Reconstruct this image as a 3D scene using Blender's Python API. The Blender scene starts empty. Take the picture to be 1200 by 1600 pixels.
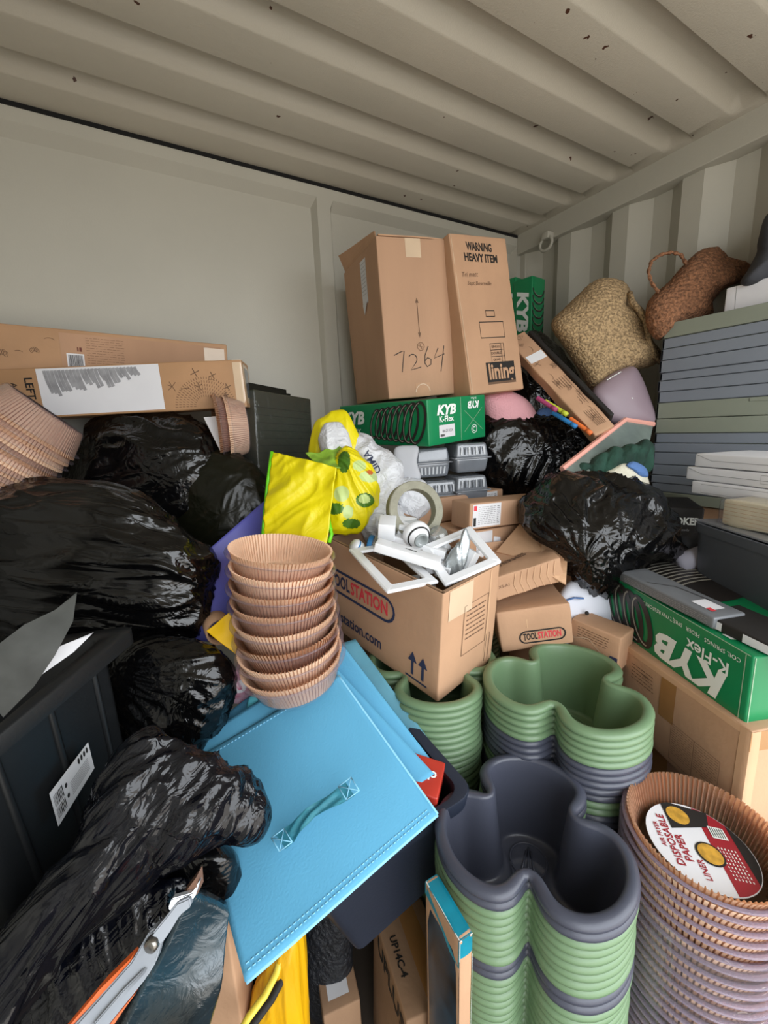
import bpy, bmesh, math, random
from mathutils import Vector, Matrix, Euler, noise
random.seed(7)
PI = math.pi
S = bpy.context.scene
C = S.collection

# ------------------------------------------------------------------ camera, world, exposure
CX = Vector((0.86325723, -0.503043, -0.0416497))      # image right
CY = Vector((-0.13572174, -0.15184785, -0.97904129))  # image down
CF = Vector((0.48617545, 0.85081724, -0.19935762))    # looking direction
CAMZ = 1.43
FPX = 648.7
cam_d = bpy.data.cameras.new('camera')
cam = bpy.data.objects.new('camera', cam_d); C.objects.link(cam)
cam_d.sensor_fit = 'HORIZONTAL'; cam_d.sensor_width = 36.0; cam_d.lens = FPX/1200*36
cam_d.clip_start = 0.02
mw = Matrix.Identity(4)
for r in range(3):
    mw[r][0] = CX[r]; mw[r][1] = -CY[r]; mw[r][2] = -CF[r]
mw[2][3] = CAMZ
cam.matrix_world = mw
S.camera = cam

S.view_settings.view_transform = 'Standard'
S.view_settings.look = 'None'
S.view_settings.gamma = 1.0
S.view_settings.use_curve_mapping = False
S.view_settings.exposure = 0.0
try:
    S.cycles.transparent_max_bounces = 32
    S.cycles.max_bounces = 10
    S.cycles.diffuse_bounces = 6
    S.cycles.sample_clamp_indirect = 6
except Exception:
    pass

w = bpy.data.worlds.new('daylight'); S.world = w; w.use_nodes = True
nt = w.node_tree; nt.nodes.clear()
o_ = nt.nodes.new('ShaderNodeOutputWorld'); b_ = nt.nodes.new('ShaderNodeBackground')
tc = nt.nodes.new('ShaderNodeTexCoord'); sp = nt.nodes.new('ShaderNodeSeparateXYZ')
mr = nt.nodes.new('ShaderNodeMapRange'); cr = nt.nodes.new('ShaderNodeValToRGB')
mr.inputs['From Min'].default_value = -0.5; mr.inputs['From Max'].default_value = 0.9
cr.color_ramp.elements[0].position = 0.25; cr.color_ramp.elements[0].color = (0.44, 0.41, 0.37, 1)
cr.color_ramp.elements[1].position = 0.42; cr.color_ramp.elements[1].color = (0.92, 0.96, 1.0, 1)
nt.links.new(tc.outputs['Generated'], sp.inputs[0]); nt.links.new(sp.outputs['Z'], mr.inputs['Value'])
nt.links.new(mr.outputs[0], cr.inputs[0]); nt.links.new(cr.outputs[0], b_.inputs['Color'])
b_.inputs['Strength'].default_value = 5.2
nt.links.new(b_.outputs[0], o_.inputs[0])

# daylight enters through the open end of the container: sampling portal at the doorway
pd = bpy.data.lights.new('doorway_portal', 'AREA'); pd.shape = 'RECTANGLE'; pd.size = 2.35; pd.size_y = 2.39
pd.cycles.is_portal = True
po = bpy.data.objects.new('doorway_portal', pd); C.objects.link(po)
po.location = (0.755, -0.75, 1.195); po.rotation_euler = (PI/2, 0, 0)

# ------------------------------------------------------------------ materials
def lin(c):
    if isinstance(c, str):
        c = [int(c[i:i+2], 16)/255 for i in (0, 2, 4)]
    return tuple((x/12.92 if x <= 0.04045 else ((x+0.055)/1.055)**2.4) for x in c) + (1.0,)
MC = {}
def mat(name, col, rough=0.6, metal=0.0, var=0.0, vscale=8.0, bump=0.0, bscale=60.0, spec=0.5, trans=0.0, alpha=1.0,
        col2=None, stretch=(1, 1, 1), coat=0.0, detail=4.0, distort=0.0, croughness=0.1, align=None):
    if name in MC: return MC[name]
    m = bpy.data.materials.new(name); m.use_nodes = True; MC[name] = m
    nt = m.node_tree; p = nt.nodes['Principled BSDF']
    c = lin(col); p.inputs['Base Color'].default_value = c
    p.inputs['Roughness'].default_value = rough; p.inputs['Metallic'].default_value = metal
    p.inputs['Specular IOR Level'].default_value = spec
    p.inputs['Transmission Weight'].default_value = trans
    p.inputs['Alpha'].default_value = alpha
    p.inputs['Coat Weight'].default_value = coat; p.inputs['Coat Roughness'].default_value = croughness
    tc = nt.nodes.new('ShaderNodeTexCoord'); mp = nt.nodes.new('ShaderNodeMapping')
    mp.inputs['Scale'].default_value = stretch
    if align is not None:
        m0 = nt.nodes.new('ShaderNodeMapping'); m0.inputs['Rotation'].default_value = Vector(align).normalized().rotation_difference(Vector((1, 0, 0))).to_euler()
        nt.links.new(tc.outputs['Object'], m0.inputs['Vector']); nt.links.new(m0.outputs[0], mp.inputs['Vector'])
    else: nt.links.new(tc.outputs['Object'], mp.inputs['Vector'])
    n1 = nt.nodes.new('ShaderNodeTexNoise'); n1.inputs['Scale'].default_value = vscale; n1.inputs['Detail'].default_value = 5
    nt.links.new(mp.outputs[0], n1.inputs['Vector'])
    r = nt.nodes.new('ShaderNodeValToRGB')
    c2 = lin(col2) if col2 else tuple(x*(1-var) for x in c[:3])+(1,)
    r.color_ramp.elements[0].position = 0.36; r.color_ramp.elements[0].color = c2
    r.color_ramp.elements[1].position = 0.64; r.color_ramp.elements[1].color = c
    nt.links.new(n1.outputs['Fac'], r.inputs[0]); nt.links.new(r.outputs[0], p.inputs['Base Color'])
    if bump > 0:
        n2 = nt.nodes.new('ShaderNodeTexNoise'); n2.inputs['Scale'].default_value = bscale; n2.inputs['Detail'].default_value = detail
        n2.inputs['Distortion'].default_value = distort
        nt.links.new(mp.outputs[0], n2.inputs['Vector'])
        b = nt.nodes.new('ShaderNodeBump'); b.inputs['Strength'].default_value = bump; b.inputs['Distance'].default_value = 0.01
        nt.links.new(n2.outputs['Fac'], b.inputs['Height']); nt.links.new(b.outputs[0], p.inputs['Normal'])
    return m

def clearmat(name, tint=(0.93, 0.94, 0.97), gloss=0.16, rough=0.12, dens=0.10, body='d8d4dc', bump=0.0):
    """thin clear plastic: mostly see-through, a little milky, with sharp reflections"""
    if name in MC: return MC[name]
    m = bpy.data.materials.new(name); m.use_nodes = True; MC[name] = m
    nt = m.node_tree; nt.nodes.clear()
    o = nt.nodes.new('ShaderNodeOutputMaterial'); t = nt.nodes.new('ShaderNodeBsdfTransparent'); t.inputs[0].default_value = tint+(1,)
    d = nt.nodes.new('ShaderNodeBsdfDiffuse'); d.inputs[0].default_value = lin(body)
    g = nt.nodes.new('ShaderNodeBsdfGlossy'); g.inputs['Roughness'].default_value = rough
    m1 = nt.nodes.new('ShaderNodeMixShader'); m1.inputs[0].default_value = dens
    nt.links.new(t.outputs[0], m1.inputs[1]); nt.links.new(d.outputs[0], m1.inputs[2])
    fc = nt.nodes.new('ShaderNodeLayerWeight'); fc.inputs[0].default_value = 0.5
    lw = nt.nodes.new('ShaderNodeMath'); lw.operation = 'POWER'; lw.inputs[1].default_value = 3.5; nt.links.new(fc.outputs['Facing'], lw.inputs[0])
    ma = nt.nodes.new('ShaderNodeMath'); ma.operation = 'MULTIPLY_ADD'; ma.inputs[1].default_value = 0.55; ma.inputs[2].default_value = gloss
    nt.links.new(lw.outputs[0], ma.inputs[0])
    m2 = nt.nodes.new('ShaderNodeMixShader'); nt.links.new(ma.outputs[0], m2.inputs[0])
    nt.links.new(m1.outputs[0], m2.inputs[1]); nt.links.new(g.outputs[0], m2.inputs[2]); nt.links.new(m2.outputs[0], o.inputs[0])
    if bump > 0:
        tc = nt.nodes.new('ShaderNodeTexCoord'); n2 = nt.nodes.new('ShaderNodeTexNoise'); n2.inputs['Scale'].default_value = 25
        n2.inputs['Distortion'].default_value = 1.5
        nt.links.new(tc.outputs['Object'], n2.inputs['Vector'])
        b = nt.nodes.new('ShaderNodeBump'); b.inputs['Strength'].default_value = bump; b.inputs['Distance'].default_value = 0.01
        nt.links.new(n2.outputs['Fac'], b.inputs['Height']); nt.links.new(b.outputs[0], g.inputs['Normal'])
    return m

def rust_paint(name, col):
    m = mat(name, col, rough=0.45, var=0.06, vscale=3, bump=0.12, bscale=220)
    nt = m.node_tree; p = nt.nodes['Principled BSDF']
    src = p.inputs['Base Color'].links[0].from_socket
    tc = nt.nodes.new('ShaderNodeTexCoord'); v = nt.nodes.new('ShaderNodeTexVoronoi'); v.inputs['Scale'].default_value = 13
    wn = nt.nodes.new('ShaderNodeTexNoise'); wn.inputs['Scale'].default_value = 60
    ad = nt.nodes.new('ShaderNodeMix'); ad.data_type = 'RGBA'; ad.blend_type = 'ADD'; ad.inputs[0].default_value = 0.03
    nt.links.new(tc.outputs['Object'], wn.inputs['Vector']); nt.links.new(tc.outputs['Object'], ad.inputs[6]); nt.links.new(wn.outputs['Color'], ad.inputs[7])
    nt.links.new(ad.outputs[2], v.inputs['Vector'])
    lt = nt.nodes.new('ShaderNodeMath'); lt.operation = 'LESS_THAN'; lt.inputs[1].default_value = 0.095
    nt.links.new(v.outputs['Distance'], lt.inputs[0])
    sx = nt.nodes.new('ShaderNodeSeparateColor'); nt.links.new(v.outputs['Color'], sx.inputs[0])
    g = nt.nodes.new('ShaderNodeMath'); g.operation = 'GREATER_THAN'; g.inputs[1].default_value = 0.5
    nt.links.new(sx.outputs[0], g.inputs[0])
    mu = nt.nodes.new('ShaderNodeMath'); mu.operation = 'MULTIPLY'; nt.links.new(lt.outputs[0], mu.inputs[0]); nt.links.new(g.outputs[0], mu.inputs[1])
    mx = nt.nodes.new('ShaderNodeMix'); mx.data_type = 'RGBA'; nt.links.new(mu.outputs[0], mx.inputs[0])
    nt.links.new(src, mx.inputs[6]); mx.inputs[7].default_value = lin('4a2a1c')
    nt.links.new(mx.outputs[2], p.inputs['Base Color'])
    return m

M_PAINT = mat('container_paint', 'b9b6aa', rough=0.5, var=0.05, vscale=3, bump=0.06, bscale=200)
M_CEIL = rust_paint('ceiling_paint', 'bdb7a9')
M_FLOOR = mat('floor_ply', '4a3f35', rough=0.8, var=0.4, vscale=6)
M_DARK = mat('dark_gap', '0c0c0c', rough=0.9)
CARD = mat('cardboard', 'bd977a', rough=0.8, var=0.13, vscale=5, bump=0.06, bscale=90, stretch=(1, 1, 0.25), spec=0.25)
CARD2 = mat('cardboard_tan', 'c29a7a', rough=0.75, var=0.12, vscale=6, bump=0.08, bscale=70, spec=0.3)
CARD3 = mat('cardboard_dull', 'a38266', rough=0.8, var=0.15, vscale=6, bump=0.08, bscale=70, spec=0.25)
CARDP = mat('cardboard_pale', 'd0a885', rough=0.75, var=0.10, vscale=6, bump=0.06, bscale=70, spec=0.25)
CRAFT = mat('craft_orange', 'b98f68', rough=0.5, var=0.14, vscale=5, bump=0.05, bscale=50)
EDGE = mat('cardboard_edge', 'd8b48e', rough=0.8)
TAPE = mat('parcel_tape', 'a87a4a', rough=0.25, var=0.1, vscale=9)
CLEARTAPE = mat('clear_tape', 'd8bfa2', rough=0.15, var=0.1)
INK = mat('ink_black', '1d1a18', rough=0.7)
INKF = mat('ink_faint', '6e5440', rough=0.8)
NAVYINK = mat('ink_navy', '2b3350', rough=0.7)
REDINK = mat('ink_red', 'd8404a', rough=0.6)
WHITE = mat('white_card', 'e6e6ea', rough=0.5, var=0.04, vscale=8)
WPLAS = mat('white_plastic', 'e9ebee', rough=0.3, var=0.03)
PAPERW = mat('paper_white', 'd9d9dc', rough=0.7, var=0.06, vscale=20)
GREYINK = mat('ink_grey', '9a9a9c', rough=0.7)
KGREEN = mat('kyb_green', '0f8450', rough=0.35, var=0.08, vscale=6)
KEDGE = mat('green_edge_wear', '9ab89a', rough=0.7)
SPRD = mat('spring_dark', '2a2624', rough=0.4)
SPRL = mat('spring_light', '9f9c90', rough=0.4)
KWHITE = mat('print_white', 'eef2ee', rough=0.5)
BAG = mat('bin_bag', '070708', rough=0.17, var=0.2, bump=0.4, bscale=20, distort=2.4, detail=2, spec=0.55, coat=0.0)
BAG2 = mat('bin_bag_olive', '14150c', rough=0.28, var=0.2, bump=0.3, bscale=14, distort=2.0, detail=2, spec=0.4)
BAGN = mat('bin_bag_navy', '080a13', rough=0.14, var=0.25, bump=0.55, bscale=60, distort=1.0, detail=2, spec=0.5, stretch=(0.15, 1, 1), align=tuple(CX*0.70-CY*0.75))
BAGS = mat('bin_bag_stretched', '070708', rough=0.16, var=0.2, bump=0.6, bscale=42, distort=1.0, detail=2, spec=0.6, stretch=(0.12, 1, 1), align=tuple(CX+CY*0.12))
YEL = mat('bag_yellow', 'e8d800', rough=0.42, var=0.12, vscale=7, bump=0.35, bscale=18, distort=1.5, detail=3)
LIME = mat('bag_lime', '6ed41a', rough=0.4)
WBAG = mat('white_polythene', 'd8dade', rough=0.35, var=0.1, vscale=14, bump=0.8, bscale=26, distort=2, detail=3)
BLUEF = mat('blue_fabric', '5ea6ca', rough=0.75, var=0.05, vscale=4, bump=0.08, bscale=260, spec=0.25, detail=2)
BLUES = mat('blue_stitch', '8ccbe8', rough=0.8)
TURQ = mat('blue_fabric_satin', '5ab4c4', rough=0.5, var=0.15, bump=0.3, bscale=14)
NAVY = mat('navy_plastic', '262c3a', rough=0.38, var=0.15, vscale=5, bump=0.04, bscale=200)
BLACKP = mat('black_plastic', '191b1d', rough=0.42, var=0.2, vscale=4, bump=0.04, bscale=200)
DGREY = mat('dark_grey_plastic', '53585f', rough=0.45, var=0.1, vscale=4)
SLATE = mat('slate_plastic', '464956', rough=0.34, var=0.06, vscale=4, bump=0.03, bscale=250)
SAGE = mat('sage_plastic', '6d8866', rough=0.36, var=0.05, vscale=4, bump=0.03, bscale=250)
TROG = mat('trough_sage', '868c7e', rough=0.5, var=0.05)
TROS = mat('trough_slate', '7d848e', rough=0.5, var=0.05)
LINER = mat('liner_paper', 'efcdae', rough=0.75, var=0.06, vscale=14)
CLEAR = clearmat('clear_pet', tint=(0.985, 0.98, 0.995), dens=0.13, gloss=0.04, rough=0.12, body='b4a4b4')
CLEARB = clearmat('clear_lilac', tint=(0.90, 0.89, 0.95), dens=0.38, gloss=0.03, rough=0.14, body='a89cb0')
FILM = clearmat('clear_film', tint=(0.97, 0.97, 0.99), dens=0.07, gloss=0.07, rough=0.12, bump=0.6)
SEAG = mat('seagrass', 'c4a67c', rough=0.9, var=0.6, vscale=130, bump=1.0, bscale=130, detail=2)
SEAB = mat('seagrass_brown', '9a6a4a', rough=0.9, var=0.6, vscale=120, bump=1.0, bscale=120, detail=2)
MAUVE = mat('mauve_vinyl', '93818a', rough=0.45, var=0.05)
PINK = mat('pink_plush', 'e4a9b0', rough=0.95, var=0.08, vscale=12, bump=0.4, bscale=160)
BLUP = mat('blue_plush', '5c80b8', rough=0.95, var=0.1, bump=0.4, bscale=160)
CREAMP = mat('cream_plush', 'e2ddc8', rough=0.95, var=0.06, bump=0.4, bscale=160)
GPLUSH = mat('green_plush', '254a3c', rough=0.9, var=0.6, vscale=18, bump=0.6, bscale=60)
PURPLE = mat('purple_sheet', '5a5cb0', rough=0.4, var=0.1, vscale=4, bump=0.1, bscale=10)
ORANGEY = mat('golden_yellow', 'f0b400', rough=0.45, var=0.25, vscale=10, bump=0.4, bscale=30, stretch=(1, 1, 0.3))
ALU = mat('aluminium', '8f949b', rough=0.5, metal=0.2, var=0.1, vscale=10)
ORAN = mat('orange_plastic', 'e86a30', rough=0.45)
TEAL = mat('teal_print', '1593ac', rough=0.3, var=0.35, vscale=14)
GREYP = mat('grey_crepe', '918f7e', rough=0.7, var=0.15, vscale=40, bump=0.3, bscale=120)
GLASSY = clearmat('bulb_glass', dens=0.35, gloss=0.12, rough=0.1, body='b8beb8')
SMOKE = mat('smoky_plastic', '767b82', rough=0.2, var=0.15, vscale=10, bump=0.15, bscale=40, spec=0.8, coat=0.5)
CREAM = mat('cream_paper', 'e2d8b8', rough=0.7, var=0.12, vscale=10, stretch=(1, 1, 6))
BRASS = mat('brass', 'b8a070', rough=0.35, metal=0.7)

# ------------------------------------------------------------------ helpers
def at(x, y, t):
    return Vector((0, 0, CAMZ)) + (CX*((x-600)/FPX) + CY*((y-800)/FPX) + CF)*t

def new_obj(name, bm, mats, parent=None, smooth=True, loc=None, rot=None):
    me = bpy.data.meshes.new(name); bm.to_mesh(me); bm.free()
    if not isinstance(mats, (list, tuple)): mats = [mats]
    for m in mats: me.materials.append(m)
    if smooth:
        for p in me.polygons: p.use_smooth = True
    o = bpy.data.objects.new(name, me); C.objects.link(o)
    if parent: o.parent = parent
    if loc is not None: o.location = loc
    if rot is not None: o.rotation_euler = rot
    return o

def tag(o, label=None, cat=None, group=None, kind=None):
    if label: o['label'] = label
    if cat: o['category'] = cat
    if group: o['group'] = group
    if kind: o['kind'] = kind
    return o

def empty(name, loc=(0, 0, 0), rot=(0, 0, 0)):
    o = bpy.data.objects.new(name, None); C.objects.link(o); o.empty_display_size = 0.05
    o.location = loc; o.rotation_euler = rot
    return o

def smooth_angle(o, deg=35):
    me = o.data
    me.polygons.foreach_set('use_smooth', [True]*len(me.polygons))
    bm = bmesh.new(); bm.from_mesh(me)
    for e in bm.edges:
        if len(e.link_faces) == 2 and e.calc_face_angle(0) > math.radians(deg): e.smooth = False
        else: e.smooth = True
    bm.to_mesh(me); bm.free()

def bx(bm, a, b, mi=0, M=None, bev=0.0):
    """axis-aligned box between corners a and b, optionally transformed and bevelled"""
    x0, y0, z0 = a; x1, y1, z1 = b
    vs = [bm.verts.new(v) for v in ((x0,y0,z0),(x1,y0,z0),(x1,y1,z0),(x0,y1,z0),(x0,y0,z1),(x1,y0,z1),(x1,y1,z1),(x0,y1,z1))]
    fs = [bm.faces.new([vs[i] for i in q]) for q in ((0,3,2,1),(4,5,6,7),(0,1,5,4),(1,2,6,5),(2,3,7,6),(3,0,4,7))]
    for f in fs: f.material_index = mi
    if bev > 0:
        es = list({e for f in fs for e in f.edges})
        r = bmesh.ops.bevel(bm, geom=es, offset=bev, segments=2, affect='EDGES', profile=0.5)
        vs = list({v for f in r['faces'] for v in f.verts} | {v for v in vs if v.is_valid})
        for f in r['faces']: f.material_index = mi
    if M is not None:
        for v in vs: v.co = M @ v.co
    return vs

def tube(bm, pts, r, mi=0, seg=8, closed=False, flat=1.0, cap=True):
    pts = [Vector(p) for p in pts]; n = len(pts); rings = []
    rr = r if isinstance(r, (list, tuple)) else [r]*n
    up = Vector((0, 0, 1)); prev = None
    for i, p in enumerate(pts):
        if closed: d = pts[(i+1) % n]-pts[i-1]
        else: d = pts[min(i+1, n-1)]-pts[max(i-1, 0)]
        if d.length < 1e-9: d = Vector((0, 0, 1))
        d.normalize()
        if prev is None:
            a = d.cross(up)
            if a.length < 0.1: a = d.cross(Vector((1, 0, 0)))
        else: a = prev - d*prev.dot(d)
        a.normalize(); prev = a; b = d.cross(a)
        rings.append([bm.verts.new(p + (a*math.cos(2*PI*k/seg) + b*math.sin(2*PI*k/seg)*flat)*rr[i]) for k in range(seg)])
    m = n if closed else n-1
    for i in range(m):
        A = rings[i]; B = rings[(i+1) % n]
        for k in range(seg):
            f = bm.faces.new((A[k], A[(k+1) % seg], B[(k+1) % seg], B[k])); f.material_index = mi
    if not closed and cap:
        for A, rev in ((rings[0], True), (rings[-1], False)):
            f = bm.faces.new(list(reversed(A)) if rev else A); f.material_index = mi

def lathe(bm, prof, seg=48, mi=0, M=None, closed_bottom=False, mis=None):
    rings = []
    for (r, z) in prof:
        rings.append([bm.verts.new((r*math.cos(2*PI*k/seg), r*math.sin(2*PI*k/seg), z)) for k in range(seg)])
    for i in range(len(prof)-1):
        for k in range(seg):
            f = bm.faces.new((rings[i][k], rings[i][(k+1) % seg], rings[i+1][(k+1) % seg], rings[i+1][k]))
            f.material_index = mis[i] if mis else mi
    if closed_bottom:
        f = bm.faces.new(list(reversed(rings[0]))); f.material_index = mi
    if M is not None:
        for R in rings:
            for v in R: v.co = M @ v.co
    return rings

def slab(bm, P, th, mi=0, n=None, sub=1, wob=0.0, seed=0):
    """thin panel through four corner points, with thickness along its normal"""
    P = [Vector(p) for p in P]
    nn = (P[1]-P[0]).cross(P[3]-P[0]).normalized() if n is None else n
    g = []
    for side in (0, 1):
        rows = []
        for i in range(sub+1):
            row = []
            for j in range(sub+1):
                u, v = i/sub, j/sub
                p = P[0]*(1-u)*(1-v)+P[1]*u*(1-v)+P[2]*u*v+P[3]*(1-u)*v
                d = noise.noise(p*9+Vector((seed, 0, 0)))*wob
                row.append(bm.verts.new(p + nn*(d + (th if side else 0))))
            rows.append(row)
        g.append(rows)
    for i in range(sub):
        for j in range(sub):
            f = bm.faces.new((g[1][i][j], g[1][i+1][j], g[1][i+1][j+1], g[1][i][j+1])); f.material_index = mi
            f = bm.faces.new((g[0][i][j+1], g[0][i+1][j+1], g[0][i+1][j], g[0][i][j])); f.material_index = mi
    def rim(a, b):
        for k in range(len(a)-1):
            f = bm.faces.new((a[k], a[k+1], b[k+1], b[k])); f.material_index = mi
    rim([g[0][i][0] for i in range(sub+1)], [g[1][i][0] for i in range(sub+1)])
    rim([g[1][i][sub] for i in range(sub+1)], [g[0][i][sub] for i in range(sub+1)])
    rim([g[1][0][j] for j in range(sub+1)], [g[0][0][j] for j in range(sub+1)])
    rim([g[0][sub][j] for j in range(sub+1)], [g[1][sub][j] for j in range(sub+1)])

def text_polys(s, size=1.0, bold=0.0, shear=0.0, sx=1.0, width=None):
    """tessellated 2D lettering centred on the origin"""
    cu = bpy.data.curves.new('lettering', 'FONT'); cu.body = s; cu.size = size; cu.offset = bold*size; cu.shear = shear
    cu.resolution_u = 2; cu.align_x = 'CENTER'; cu.align_y = 'CENTER'
    ob = bpy.data.objects.new('lettering', cu); me = ob.to_mesh()
    if width and me.vertices: sx = width/max(1e-6, max(v.co.x for v in me.vertices)-min(v.co.x for v in me.vertices))
    vs = [(v.co.x*sx, v.co.y) for v in me.vertices]; fs = [tuple(p.vertices) for p in me.polygons]
    ob.to_mesh_clear(); bpy.data.objects.remove(ob); bpy.data.curves.remove(cu)
    return vs, fs

class Carton:
    """a box-shaped thing with softened, slightly bulging sides; print and tape are laid on its faces"""
    def __init__(s, dims, mats, r=0.004, amp=0.0015, freq=6, seed=0, cell=0.02, skip='', taper=0.0, lean=(0, 0)):
        s.d = Vector(dims); s.r = r; s.amp = amp; s.freq = freq; s.seed = seed; s.bm = bmesh.new(); s.mats = list(mats)
        s.taper = taper; s.lean = lean
        W, D, H = dims
        def ticks(L):
            n = max(2, int(L/cell)); return [0, r*0.5] + [r + (L-2*r)*i/n for i in range(n+1)] + [L-r*0.5, L]
        T = (ticks(W), ticks(D), ticks(H)); cache = {}
        def V(p):
            k = (round(p[0], 6), round(p[1], 6), round(p[2], 6))
            if k not in cache: cache[k] = s.bm.verts.new(s.map(Vector(p), 0))
            return cache[k]
        for ax in range(3):
            a, b = [(1, 2), (2, 0), (0, 1)][ax]
            for side in (0, 1):
                nm = {(0,0):'L',(0,1):'R',(1,0):'F',(1,1):'B',(2,0):'D',(2,1):'T'}[(ax, side)]
                if nm in skip: continue
                for i in range(len(T[a])-1):
                    for j in range(len(T[b])-1):
                        q = []
                        for (ii, jj) in ((i, j), (i+1, j), (i+1, j+1), (i, j+1)):
                            p = [0, 0, 0]; p[ax] = dims[ax]*side; p[a] = T[a][ii]; p[b] = T[b][jj]; q.append(V(p))
                        if side == 0: q.reverse()
                        s.bm.faces.new(q)
    def map(s, p, h):
        r = s.r; q = Vector([min(max(p[i], r), s.d[i]-r) for i in range(3)]); v = p-q
        if v.length < 1e-9: n = Vector((0, 0, 0)); out = p.copy()
        else: n = v.normalized(); out = q + n*r
        a = noise.noise(p*s.freq + Vector((s.seed*7.3, 1.7, 0)))*s.amp
        out = out + n*(a+h)
        if s.taper:
            k = 1 - s.taper*(1-p.z/s.d.z)
            out.x = s.d.x/2+(out.x-s.d.x/2)*k; out.y = s.d.y/2+(out.y-s.d.y/2)*k
        out.x += s.lean[0]*p.z/s.d.z; out.y += s.lean[1]*p.z/s.d.z
        return out
    def fp(s, f, u, v, h=0.0008):
        W, D, H = s.d
        p = {'F': (u, 0, v), 'R': (W, u, v), 'L': (0, D-u, v), 'B': (W-u, D, v), 'T': (u, v, H)}[f]
        return s.map(Vector(p), h)
    def size(s, f):
        W, D, H = s.d
        return {'F': (W, H), 'B': (W, H), 'R': (D, H), 'L': (D, H), 'T': (W, D)}[f]
    def mi(s, m):
        if m not in s.mats: s.mats.append(m)
        return s.mats.index(m)
    def poly(s, f, pts, m, h=0.0008):
        try:
            F = s.bm.faces.new([s.bm.verts.new(s.fp(f, u, v, h)) for u, v in pts]); F.material_index = s.mi(m)
        except ValueError: pass
    def rect(s, f, u0, v0, u1, v1, m, h=0.0008, n=6, ang=0):
        uc, vc = (u0+u1)/2, (v0+v1)/2; ca, sa = math.cos(ang), math.sin(ang)
        g = [[None]*(n+1) for _ in range(n+1)]
        for i in range(n+1):
            for j in range(n+1):
                du, dv = u0+(u1-u0)*i/n-uc, v0+(v1-v0)*j/n-vc
                g[i][j] = s.bm.verts.new(s.fp(f, uc+du*ca-dv*sa, vc+du*sa+dv*ca, h))
        for i in range(n):
            for j in range(n):
                F = s.bm.faces.new((g[i][j], g[i+1][j], g[i+1][j+1], g[i][j+1])); F.material_index = s.mi(m)
    def line(s, f, pts, wd, m, h=0.0012, closed=False):
        n = len(pts); L = []; R = []
        for i, (u, v) in enumerate(pts):
            if closed: a, b = pts[i-1], pts[(i+1) % n]
            else: a, b = pts[max(i-1, 0)], pts[min(i+1, n-1)]
            dx, dy = b[0]-a[0], b[1]-a[1]; l = math.hypot(dx, dy) or 1; nx, ny = -dy/l*wd/2, dx/l*wd/2
            L.append(s.bm.verts.new(s.fp(f, u+nx, v+ny, h))); R.append(s.bm.verts.new(s.fp(f, u-nx, v-ny, h)))
        for i in range(n if closed else n-1):
            j = (i+1) % n
            F = s.bm.faces.new((R[i], R[j], L[j], L[i])); F.material_index = s.mi(m)
    def text(s, f, st, u, v, size, m, ang=0, bold=0.0, shear=0.0, sx=1.0, h=0.0012, width=None):
        vs, fs = text_polys(st, size, bold, shear, sx, width); ca, sa = math.cos(ang), math.sin(ang)
        V = [s.bm.verts.new(s.fp(f, u+x*ca-y*sa, v+x*sa+y*ca, h)) for x, y in vs]
        for q in fs:
            try: F = s.bm.faces.new([V[i] for i in q]); F.material_index = s.mi(m)
            except ValueError: pass
    def scribble(s, f, u0, v0, u1, v1, rows, m, wd=0.0012, seed=1):
        """rows of fine print too small to read"""
        rn = random.Random(seed)
        for i in range(rows):
            v = v1-(v1-v0)*(i+0.5)/rows; u = u0
            while u < u1-0.002:
                L = rn.uniform(0.004, 0.014); e = min(u+L, u1)
                s.line(f, [(u, v), (e, v)], wd, m); u = e+rn.uniform(0.0015, 0.004)
    def barcode(s, f, u0, v0, u1, v1, m, vert=False, seed=3):
        rn = random.Random(seed); u = u0
        while u < u1-0.0008:
            wv = rn.choice((0.0006, 0.001, 0.0016))
            s.poly(f, [(u, v0), (min(u+wv, u1), v0), (min(u+wv, u1), v1), (u, v1)], m, h=0.0016); u += wv+rn.choice((0.0007, 0.0011))
    def done(s, name, loc, rot, parent=None, ang=40):
        o = new_obj(name, s.bm, s.mats, parent, True, loc, rot)
        smooth_angle(o, ang)
        return o

def arc(cx, cy, r, a0, a1, n=12, ry=None):
    ry = ry or r
    return [(cx+r*math.cos(a0+(a1-a0)*i/n), cy+ry*math.sin(a0+(a1-a0)*i/n)) for i in range(n+1)]
def pill(u0, v0, u1, v1, n=8):
    r = (v1-v0)/2
    return arc(u1-r, v0+r, r, -PI/2, PI/2, n) + arc(u0+r, v0+r, r, PI/2, 3*PI/2, n)

def closed_spline(pts, n):
    m = len(pts); out = []
    seg = [math.dist(pts[i], pts[(i+1) % m]) for i in range(m)]; tot = sum(seg)
    for k in range(n):
        d = tot*k/n; i = 0
        while d > seg[i] and i < m-1: d -= seg[i]; i += 1
        t = d/seg[i]; p0, p1, p2, p3 = pts[i-1], pts[i], pts[(i+1) % m], pts[(i+2) % m]
        out.append(tuple(0.5*((2*p1[c]) + (-p0[c]+p2[c])*t + (2*p0[c]-5*p1[c]+4*p2[c]-p3[c])*t*t + (-p0[c]+3*p1[c]-3*p2[c]+p3[c])*t**3) for c in (0, 1)))
    return out

def ridge(v): return 1-abs(noise.noise(v))*2.2

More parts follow.
